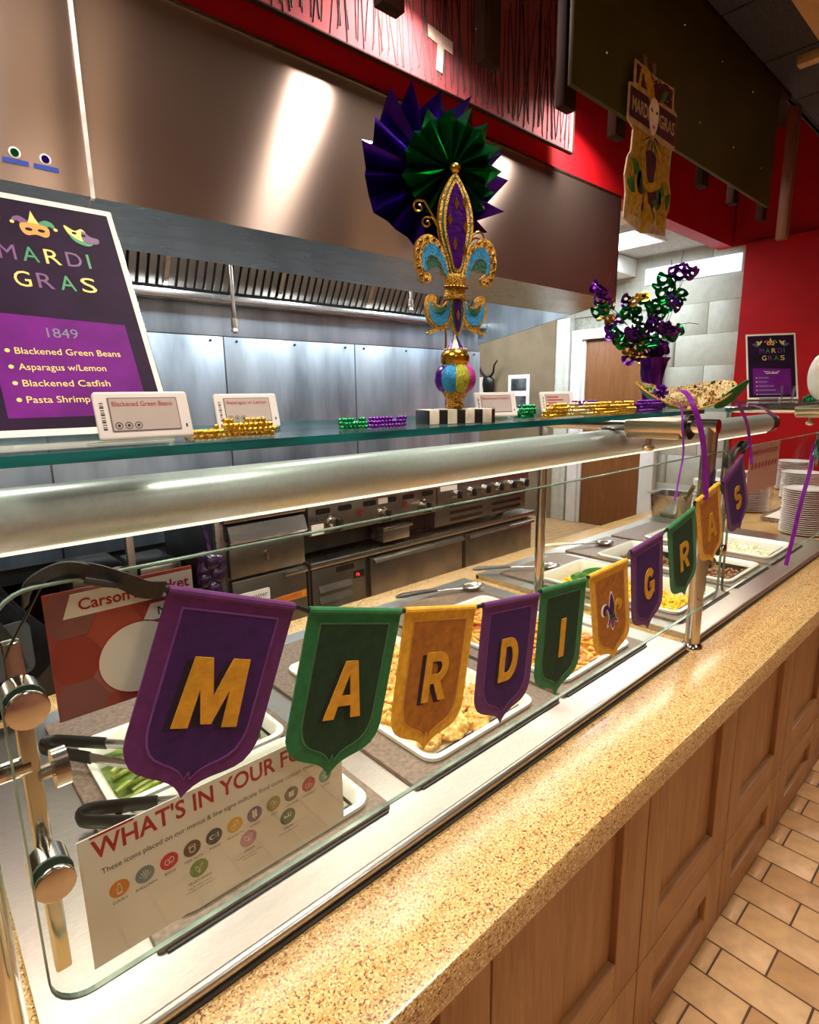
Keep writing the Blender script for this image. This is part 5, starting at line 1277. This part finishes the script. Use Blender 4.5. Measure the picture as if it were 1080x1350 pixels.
LEAF = [(45, 285, 'p'), (70, 370, 'p'), (65, 450, 'g'), (165, 400, 'y'), (150, 470, 'y'), (190, 600, 'p'), (250, 590, 'p'), (235, 500, 'p'), (330, 430, 'g'), (295, 460, 'g'), (365, 480, 'g'), (370, 345, 'y'), (340, 385, 'p'),
        (465, 335, 'g'), (465, 420, 'g'), (555, 255, 'g'), (600, 210, 'g'), (625, 285, 'g'), (690, 325, 'g'), (690, 115, 'p'), (705, 185, 'p'), (545, 395, 'g'), (550, 465, 'g'), (650, 385, 'p'), (540, 530, 'p'), (500, 565, 'p'),
        (350, 600, 'p'), (410, 590, 'p'), (600, 600, 'p'), (640, 590, 'p'), (720, 605, 'g'), (415, 545, 'g'), (280, 650, 'g'), (315, 680, 'g'), (365, 745, 'y'), (465, 725, 'y'), (510, 790, 'y'), (380, 790, 'p'), (590, 745, 'p'), (480, 635, 'p'), (540, 680, 'p'), (440, 680, 'g'), (570, 560, 'p'), (600, 690, 'y')]
lm = {}
for k, mm in (('p', PURF2), ('g', GRNF), ('y', GOLD)):
    o = leafmesh().build('foil_leaf', mm, local=True, smooth=50); lm[k] = o.data; bpy.data.objects.remove(o)
stemtop = Vector((VX, VY, SZ+.13))
tips = []
for k, (cx, cy, c) in enumerate(LEAF):
    dx = (780+cx/6-868)*MPX; z = SZ+(543-(340+cy/6))*MPX*.985-.005
    p = Vector((VX, VY, 0))+rv*dx+fv*random.uniform(-.025, .025); p.z = z
    if k % 2 == 0: link(lm[c], 'foil_leaf', vs, p-Vector((VX, VY, SZ))+rv*random.uniform(-.018, .018)+Vector((0, 0, random.uniform(-.018, .018))), (random.uniform(-.9, .9), random.uniform(-.9, .9), random.uniform(-1.4, .2)), (1.2, 1.2, 1.2))
    o = link(lm[c], 'foil_leaf', vs, p-Vector((VX, VY, SZ)), (random.uniform(-.7, .7), random.uniform(-.8, .8), R(-42)+random.uniform(-.7, .7)))
    s_ = random.uniform(1.25, 1.7); o.scale = (s_, s_, s_)
    tips.append(p)
WIRE = mat('dark_wire', '#2b2020', .5, .4)
for k, p in enumerate(tips):
    mid = stemtop.lerp(p, .5)+Vector((0, 0, .012*math.sin(k))); MB().tube(spline([tuple(stemtop-Vector((0, 0, .04))), tuple(stemtop.lerp(p, .15)+Vector((0, 0, .01))), tuple(mid), tuple(p)], 3, False), .0007, 5).build('wire_stem', WIRE, vs)
for (ax, ay, bx, by) in ((110, 330, 165, 150), (625, 170, 615, 65), (690, 80, 705, 0), (720, 540, 860, 543), (735, 165, 790, 200)):
    P = []
    for (u, v) in ((ax, ay), (bx, by)):
        q = Vector((VX, VY, 0))+rv*((780+u/6-868)*MPX); q.z = SZ+(543-(340+v/6))*MPX*.985-.005; P.append(q)
    MB().tube([tuple(P[0]), tuple((P[0]+P[1])/2+Vector((0, 0, .003))), tuple(P[1])], .0008, 5).build('wire_stem', WIRE, vs)
# green hat with gold glitter brim
HATX, HATY = 1.455, .612
ht_ = thing('carnival_hat', 'green felt carnival hat with upturned brim full of gold glitter and trinkets', 'hat', (HATX, HATY, SZ+.012), R(-42)); ht_.rotation_euler = (R(24), 0, R(-42))
def brim(u, v, dz=0, k=1.0):
    a = 2*PI*u; r = .35+.65*v; x = .118*r*math.cos(a)*k; y = .062*r*math.sin(a)*k
    return (x, y, .004+.040*(abs(math.cos(a))**1.5)*v*v+.012*v*v+dz)
MB().grid(lambda u, v: brim(u, v), 48, 8).build('brim_underside', mat('green_felt', '#0b5c2c', .7, 0, .15, 60, .1), ht_, local=True, smooth=60)
MB().grid(lambda u, v: brim(u, v, .0025, .985), 48, 8).build('brim_lining', mat('champagne_glitter', '#cdb583', .4, .6, .5, 350, .8, 500), ht_, local=True, smooth=60)
MB().tube([brim(k/48, 1, .001) for k in range(48)], .0022, 7, closed=True).build('brim_trim', GOLDG, ht_, local=True)
MB().lathe([(0, .030), (.018, .029), (.034, .022), (.042, .006), (.042, .0)], (0, 0, .004), 26, 1, .5).build('crown', MATS['champagne_glitter'], ht_, local=True)
gems = MB(); gp = MB(); gn = MB()
for k in range(150):
    u, v = random.random(), random.uniform(.25, .95); q = Vector(brim(u, v, .005)); (gems if k % 3 else gp if k % 2 else gn).sphere(q, random.uniform(.002, .004), 6, 4)
for q_, n_, m_ in ((gems, 'gold_sequins', BEADG), (gp, 'purple_sequins', BEADP), (gn, 'green_sequins', BEADN)): q_.build(n_, m_, ht_, local=True)['kind'] = 'stuff'
pom = MB()
for k in range(60):
    d = Vector((random.gauss(0, 1), random.gauss(0, 1), random.gauss(0, 1))).normalized()*.019; c = Vector((-.062, -.012, .040)); pom.cyl(c, c+d, .0016, .0022, 5)
pom.build('tinsel_pompom', mat('purple_tinsel', '#6a1f9a', .25, .5, .3, 90), ht_, local=True)
MB().prism(Fr((.07, -.03, .012), (1, 0, .25), (.1, -.2, 1)), spline([(0, -.005), (.03, -.01), (.052, .03), (.045, .06), (.01, .028)], 4), -.001, .001).build('brim_flap', MATS['green_felt'], ht_, local=True)
# ribbons
RIB = mat('purple_satin', '#7c1c94', .3, .1, .15, 40)
def rib(P, w, label, wv=(.7, -.6, 0)):
    return one(ribbon(P, w, RIB, wv), 'purple_ribbon', RIB, label, 'ribbon')
rib([(1.40, .60, 1.555), (1.39, .575, 1.550), (1.385, .552, 1.520), (1.40, .535, 1.46), (1.415, .527, 1.39), (1.425, .524, 1.33), (1.43, .523, 1.295)], .013, 'broad purple satin ribbon hanging from the hat past the green R pennant')
rib([(1.36, .585, 1.527), (1.345, .562, 1.515), (1.335, .55, 1.46), (1.335, .545, 1.41), (1.31, .54, 1.36), (1.285, .535, 1.31)], .004, 'thin purple ribbon strand hanging beside the broad ribbon')
rib([(1.60, .60, 1.535), (1.58, .585, 1.57), (1.61, .57, 1.565), (1.67, .56, 1.53), (1.74, .55, 1.47), (1.77, .545, 1.41), (1.77, .535, 1.35)], .008, 'curled purple ribbon looping off the second glass shelf')
rib([(1.72, .57, 1.512), (1.80, .56, 1.511), (1.88, .552, 1.500), (1.97, .545, 1.474)], .008, 'purple ribbon tail lying along the second shelf edge')
rib([(2.40, .535, 1.36), (2.36, .53, 1.27), (2.29, .528, 1.165), (2.24, .527, 1.06), (2.196, .527, .967)], .014, 'long straight purple ribbon slanting down the second glass')
# tinsel garland clump at the end of that ribbon
tg = MB()
for k in range(70):
    a = Vector((2.42+random.uniform(-.03, .03), .528, 1.37)); d = Vector((random.uniform(-.05, .05), random.uniform(-.03, .005), random.uniform(-.09, .05))); tg.tube([a, a+d*.5+Vector((0, 0, .006)), a+d], .0014, 4)
one(tg, 'tinsel_cluster', mat('green_tinsel', '#2f7d3a', .25, .6, .5, 60, hex2='#5a2a80'), 'bushy green and purple tinsel cluster holding the slanting ribbon', 'tinsel')
# white carnival mask standing on the second shelf
mk = thing('white_mask', 'white carnival face mask at the far end of the second shelf', 'mask', (2.98, .72, SZ))
def face(u, v):
    a = PI*(u-.5); b = PI*(v-.5); x = .075*math.sin(a)*math.cos(b); z = .10*math.sin(b); d = .05*math.cos(a)*math.cos(b)
    d += .022*math.exp(-((x)/.014)**2-((z+.005)/.028)**2)-.016*sum(math.exp(-((x-s*.032)/.016)**2-((z-.025)/.012)**2) for s in (-1, 1))+.006*math.exp(-((x)/.025)**2-((z+.05)/.008)**2)
    q = Vector((2.98, .66, SZ+.10))+Vector((.80, -.6, 0))*x+Vector((-.6, -.8, 0))*d; return (q.x, q.y, q.z+z)
MB().grid(face, 30, 30).build('face', CERAM, mk, smooth=70)
for s in (-1, 1):
    q = Vector((2.98, .66, SZ+.125))+Vector((.80, -.6, 0))*s*.032+Vector((-.6, -.8, 0))*.034
    MB().sphere(q, .014, 12, 8, (1, 1, .6)).build('eye_patch', PURF2, mk)

# ================================================================== FAR END OF THE COUNTER
plate = MB().lathe([(0, 0), (.055, 0), (.06, .003), (.098, .011), (.1, .0125), (.098, .0135), (.06, .006), (0, .005)], (0, 0, 0), 28, fn=None).build('plate', CERAM, local=True, smooth=50, fix=True)
pme = plate.data; bpy.data.objects.remove(plate)
for (x, y, n, lab, s) in ((3.27, .735, 22, 'white plate in the stack beside the purple ribbon', 1.0), (3.42, 1.22, 20, 'white plate in the stack behind the A pennant', 1.0), (3.72, 1.12, 17, 'white plate in the stack behind the S pennant', 1.05),
                          (4.05, 1.33, 18, 'white plate in the tall stack near the red wall', 1.0), (4.35, 1.02, 17, 'white plate in the stack behind the tray', 1.1), (4.72, 1.15, 20, 'white plate in the stack farthest along the counter', 1.1)):
    for k in range(n):
        o = link(pme, 'plate', None, (x+random.uniform(-.002, .002), y+random.uniform(-.002, .002), CT+.0005+k*.0102), (0, 0, random.uniform(0, 6)), (s, s, 1))
        tag(o, lab, 'plate', 'plates: '+lab[19:])
one(MB().prism(Fr((0, 0, CT), (1, 0, 0), (0, 1, 0)), rrect(3.45, .72, 3.85, .98, .03), 0, .012).prism(Fr((0, 0, CT+.012), (1, 0, 0), (0, 1, 0)), rrect(3.45, .72, 3.85, .98, .03), 0, .012, [rrect(3.46, .73, 3.84, .97, .028)]), 'serving_tray', STEEL, 'steel tray lying on the stone before the plate stacks', 'tray', bevel=.001)
one(MB().box(3.46, 3.84, .735, .965, CT+.0125, CT+.02), 'napkin_pile', PAPER, 'white napkin pile on the steel tray', 'napkins', bevel=.003)
# steel insert pot with a dark spatula
pt = thing('steel_insert_pot', 'steel insert pot with flared rim standing on the kitchen edge of the counter', 'pot', (3.22, 1.36, CT))
R0 = [rrect(-.085, -.075, .085, .075, .03, 5), rrect(-.092, -.082, .092, .082, .03, 5), rrect(-.098, -.088, .098, .088, .03, 5), rrect(-.115, -.105, .115, .105, .035, 5), rrect(-.094, -.084, .094, .084, .028, 5), rrect(-.084, -.074, .084, .074, .028, 5)]
mb = MB(); Vv = []; Ff = []; n = len(R0[0])
for r_, z in zip(R0, (0, .06, .135, .142, .138, .01)): Vv += [(3.22+a, 1.36+b, CT+z) for a, b in r_]
for k in range(5):
    for i in range(n): j = (i+1) % n; Ff.append((k*n+i, k*n+j, (k+1)*n+j, (k+1)*n+i))
Ff += [tuple(range(n-1, -1, -1)), tuple(5*n+i for i in range(n))]
mb.add(Vv, Ff).build('pot_body', STEEL, pt, smooth=45, fix=True)
one(MB().tube([(3.25, 1.33, CT+.012), (3.20, 1.27, CT+.12), (3.17, 1.235, CT+.175), (3.155, 1.22, CT+.20)], [.006, .007, .013, .010], 8), 'spatula', BLACK, 'black handled spatula leaning in the steel insert pot', 'utensil')
# pinkish allergen card on the second glass
cd2 = thing('allergen_card', 'pale pink card with a row of icons on the second glass', 'sign', (1.93, GY+.0075, 1.255))
MB().box(1.80, 2.07, SYP, SYP+.0012, 1.255, 1.395).build('card', mat('pink_card', '#d9a99c', .5, 0, .04, 12), cd2, smooth=0)
fr = FX(1.80, SYP-.0001, 1.255)
for k in range(8): MB().prism(fr, circ(.03+.03*k, .08, .010, 16), 0, .0002).build('icon', mat('faded_red', '#b2564e', .5), cd2, smooth=0)
text(fr, "WHAT'S IN YOUR FOOD?", .02, .112, .014, INKR, cd2, w=.23, d=.0002, offset=.02)
# black cloth bag slumped on the kitchen edge at the left end
bg = thing('cloth_bag', 'black fabric bag with a mesh pocket slumped on the counter by menu card', 'bag', (-.08, 1.475, CT))
def bagf(u, v):
    a = 2*PI*u; p = v; rr = (math.sin(PI*min(1, .12+.9*p))**.5)
    k = 1+.08*math.sin(3*a+p*7)+.06*math.sin(7*a-p*11)+.05*nz(math.cos(a), math.sin(a), p*2, 2.2)
    return (-.08+.27*math.cos(a)*rr*k, 1.472+.05*math.sin(a)*rr*k, CT+.002+.42*p+.02*math.sin(2*a)*p)
MB().grid(bagf, 60, 26).build('bag_body', BLACKC, bg, smooth=70)
MB().prism(Fr((.07, 1.405, .97), (1, .25, 0), (0, 0, 1)), rrect(0, 0, .10, .12, .02), 0, .004).build('mesh_pocket', mat('mesh_cloth', '#34363c', .7, 0, .6, 900), bg, smooth=0)
ribbon([(-.12, 1.43, 1.26), (0, 1.41, 1.22), (.1, 1.41, 1.10), (.14, 1.415, .98)], .03, BLACKC, (1, 0, .4)).build('strap', BLACK, bg)

# ================================================================== OVERHEAD DECOR
# translucent rose panel with embedded twigs
tw = thing('twig_panel', 'rose resin panel with embedded dark twigs hanging below the red bulkhead', 'panel', (1.2, 2.1, 2.945))
MB().box(-1.2, 3.24, 2.10, 2.118, 2.945, 3.78).build('resin_panel', mat('rose_resin', '#a04a50', .7, 0, .12, 3, spec=.08), tw, smooth=0)
TWG = mat('twig_brown', '#3a1512', .7, 0, .3, 60)
for k in range(190):
    x = -.6+3.83*((k*.618) % 1.0); l = random.uniform(.3, .8); a = random.gauss(0, .17); z0 = random.uniform(2.948, 3.0); z1 = min(3.77, z0+l*math.cos(a)); x1 = min(3.22, x+(z1-z0)*math.tan(a)*.6); r_ = random.uniform(.0022, .0042)
    mb = MB().tube([(x, 2.0985, z0), ((x+x1)/2+random.uniform(-.01, .01), 2.0985, (z0+z1)/2), (x1, 2.0985, z1)], [r_*.7, r_, r_*.8], 5)
    mb.build('twig', TWG, tw)
MB().box(-1.2, 3.245, 2.096, 2.122, 2.941, 2.947).box(3.238, 3.245, 2.096, 2.122, 2.941, 3.80).build('edge_strip', SLATW, tw, smooth=0)
mb = MB().prism(FX(2.05, 2.0975, 3.06), [(0, .12), (.16, .10), (.16, .05), (.10, .055), (.09, -.05), (.05, -.045), (.06, .06), (0, .07)], 0, .002); mb.build('tape_scrap', mat('old_tape', '#d8b9ac', .6), tw, smooth=0)
# olive fascia
ov = thing('olive_fascia', 'dark olive fascia board dotted with screws along the ceiling edge', 'fascia', (3.05, 1.3, 2.63))
MB().box(1.98, 4.12, 1.295, 1.315, 2.63, 3.262).build('board', mat('olive_paint', '#453d14', .55, 0, .25, 2.2, hex2='#38310f', spec=.08), ov, bevel=.002)
for i in range(5):
    for z in (2.80, 3.12):
        x = 2.2+.43*i+(.2 if z > 3 else 0)
        MB().sphere((x, 1.294, z), .007, 8, 6, (1, .5, 1)).build('screw', CHROME, ov)
MB().box(1.98, 4.3, 1.29, 1.33, 3.262, 3.30).build('top_rail', SLATW, ov, bevel=.002)
for k, x in enumerate((.36, .78, 1.2, 1.62, 2.07, 2.45, 2.9, 3.34, 3.77)):
    one(MB().box(x-.04, x+.04, 1.36, 1.40, 2.60, 3.80), 'wood_slat', SLATW, 'dark wooden slat hanging behind the olive fascia' if x > 2 else 'dark wooden slat hanging before the twig panel', 'slat', 'hanging wood slats', bevel=.002)
one(MB().box(4.22, 4.30, 1.36, 1.40, 2.60, 3.80), 'wood_slat', SLATW, 'dark wooden slat just past the end of olive fascia', 'slat', bevel=.002)
one(MB().box(4.50, 4.56, 1.30, 1.36, 2.52, 3.30), 'wood_slat', wood_mat('mid_slat', '#7a4a2c', '#5a321c', 'z'), 'longer reddish wooden slat nearest the red wall', 'slat', bevel=.002)
# timber slabs on the dark ceiling
one(MB().box(2.3, 3.72, .1, 1.0, 3.22, 3.286), 'ceiling_baffle', PALEW, 'broad pale timber slab fixed under the dark ceiling', 'baffle', bevel=.003)
one(MB().box(3.86, 3.92, .1, 1.15, 3.24, 3.286), 'ceiling_batten', PALEW, 'narrow pale timber batten fixed under the dark ceiling', 'batten', bevel=.003)

# hanging cut-out sign
sx, sz_, sw, sh = 2.33, 2.225, .41, .60
cs = thing('mardi_gras_cutout', 'hanging cut-out sign with masked jester and MARDI GRAS banner', 'sign', (sx+sw/2, 1.27, sz_))
fr = FX(sx, 1.272, sz_)
def cut(P, m, d0, d1, name, sp=0, par=None):
    P = spline(P, sp) if sp else P
    return MB().prism(fr, [(x*sw, y*sh) for x, y in P], d0, d1).build(name, m, par or cs, smooth=0)
CREAM = mat('sign_cream', '#b99b70', .6, 0, .15, 30, spec=.15); MARO = mat('sign_maroon', '#4a0f2c', .6, 0, .25, 30, spec=.15); OLIV = mat('sign_ochre', '#b58a16', .6, 0, .22, 40, spec=.15); DGRN = mat('sign_green', '#3f6a22', .6, 0, .3, 30, spec=.15); FACE = mat('sign_face', '#e3cdb6', .6, 0, .08, 30)
OUT = [(.09, 1.0), (.5, .985), (.93, 1.0), (.95, .87), (1.03, .85), (1.03, .62), (.97, .60), (.95, .40), (1.01, .33), (1.0, .2), (.95, .16), (.95, .02), (.55, 0), (.4, -.02), (.02, .04), (.04, .2), (.0, .3), (.04, .42), (.10, .46), (.12, .60), (.0, .64), (0, .85), (.09, .86)]
brd = cut(OUT, CREAM, 0, .006, 'backing_board')
cut([(.12, .87), (.90, .86), (.89, .98), (.5, .965), (.12, .98)], MARO, .006, .0075, 'top_field'); cut([(.15, .62), (.92, .60), (.91, .42), (.95, .3), (.9, .06), (.08, .08), (.1, .28), (.07, .38), (.14, .46)], OLIV, .006, .0072, 'body_field')
bn = cut([(.02, .66), (1.01, .64), (1.01, .83), (.02, .83)], MARO, .0072, .009, 'banner')
def ct(s_, x, w_): text(fr, s_, x*sw, .70*sh, .085*sh, CREAM, bn, w=w_*sw, d=.0092, offset=.02)
ct('MARDI', .06, .34); ct('GRAS', .63, .35)
cut([(.5, .62), (.58, .68), (.60, .78), (.55, .84), (.45, .84), (.40, .78), (.42, .68)], FACE, .0092, .012, 'mask_face', 4)
for s in (-1, 1): cut([(.5+s*.03, .765), (.5+s*.07, .78), (.5+s*.075, .765), (.5+s*.05, .755)], INKK, .012, .0125, 'mask_eye', 3)
cut([(.48, .665), (.52, .665), (.53, .675), (.5, .68), (.47, .675)], INKR, .012, .0125, 'mask_lips', 2)
cut([(.42, .80), (.3, .90), (.24, .95), (.2, .88), (.24, .84), (.16, .85), (.2, .96), (.3, 1.0), (.46, .92), (.48, .84)], OLIV, .0076, .0095, 'cap_horn', 4)
cut([(.56, .82), (.68, .90), (.78, .92), (.82, .86), (.86, .88), (.82, .97), (.66, .97), (.52, .86)], MARO, .0076, .0095, 'cap_horn', 4); cut([(.62, .87), (.7, .93), (.78, .94), (.74, .90), (.66, .85)], DGRN, .0095, .0105, 'cap_stripe', 4)
for k in range(13):
    a = R(-160+140*k/12); P = [(.5+.05*math.cos(a), .62+.03*math.sin(a)), (.5+(.26+.05*(k % 2))*math.cos(a+.1), .62+(.17+.03*(k % 2))*math.sin(a+.1)), (.5+.06*math.cos(a+.35), .62+.035*math.sin(a+.35))]
    cut(P, (MARO, CREAM, DGRN)[k % 3], .0073+.0002*(k % 3), .0085, 'ruff_point')
cut([(.38, .5), (.62, .5), (.58, .3), (.66, .12), (.5, .2), (.36, .12), (.42, .3)], MARO, .0073, .0088, 'costume', 3)
cut([(.28, .48), (.36, .52), (.42, .36), (.5, .32), (.7, .36), (.74, .32), (.5, .26), (.36, .3)], OLIV, .0088, .0105, 'sleeve', 3)
for (cx, cy, r_, c1, c2) in ((.17, .32, .14, OLIV, DGRN), (.33, .30, .1, DGRN, MARO), (.85, .28, .13, DGRN, OLIV), (.68, .24, .1, MARO, DGRN)):
    for q in range(4):
        a0 = q*PI/2+.4; cut([(cx, cy)]+[(cx+r_*math.cos(a0+i*.26), cy+r_*.75*math.sin(a0+i*.26)) for i in range(7)], c1 if q % 2 else c2, .0076, .0092, 'balloon_segment')
cut([(.40, .24), (.47, .24), (.48, .08), (.44, -.01), (.36, .0), (.40, .06)], OLIV, .0092, .011, 'streamer', 3); cut([(.60, .16), (.66, .12), (.62, .06), (.7, .03), (.76, .08), (.7, .06), (.68, .12), (.64, .18)], CREAM, .0092, .011, 'streamer', 3)
for k in range(26):
    x, y = random.uniform(.1, .38), random.uniform(.06, .2); cut(circ(x, y, .011, 6, .008), CREAM, .0073, .008, 'confetti_dot')
for k in range(22):
    x, y = random.uniform(.14, .88), random.uniform(.88, .97); cut(circ(x, y, .008, 6, .006), CREAM, .0076, .0082, 'confetti_dot')
for x in (.36, .55):
    MB().box(sx+x*sw, sx+x*sw+.03, 1.2655, 1.294, sz_+sh*.97, sz_+sh*.985).box(sx+x*sw, sx+x*sw+.03, 1.290, 1.2945, sz_+sh*.975, sz_+sh+.06).build('tape_strip', mat('brown_tape', '#6a4a22', .5), cs, smooth=0)

struct(MB().prism(Fr((6.168, 3.05, 2.66), (0, -1, 0), (0, 0, 1)), [(0, 0), (.93, 0), (.93, .16), (0, .16)], 0, .012).build('wall_light_patch', mat('painted_light_patch', '#dfe9f2', .5, var=.02, emit=.9), smooth=0), 'bluish glowing patch standing for light falling high on the block wall')  # glowing sheet stands in for a patch of light on the blocks
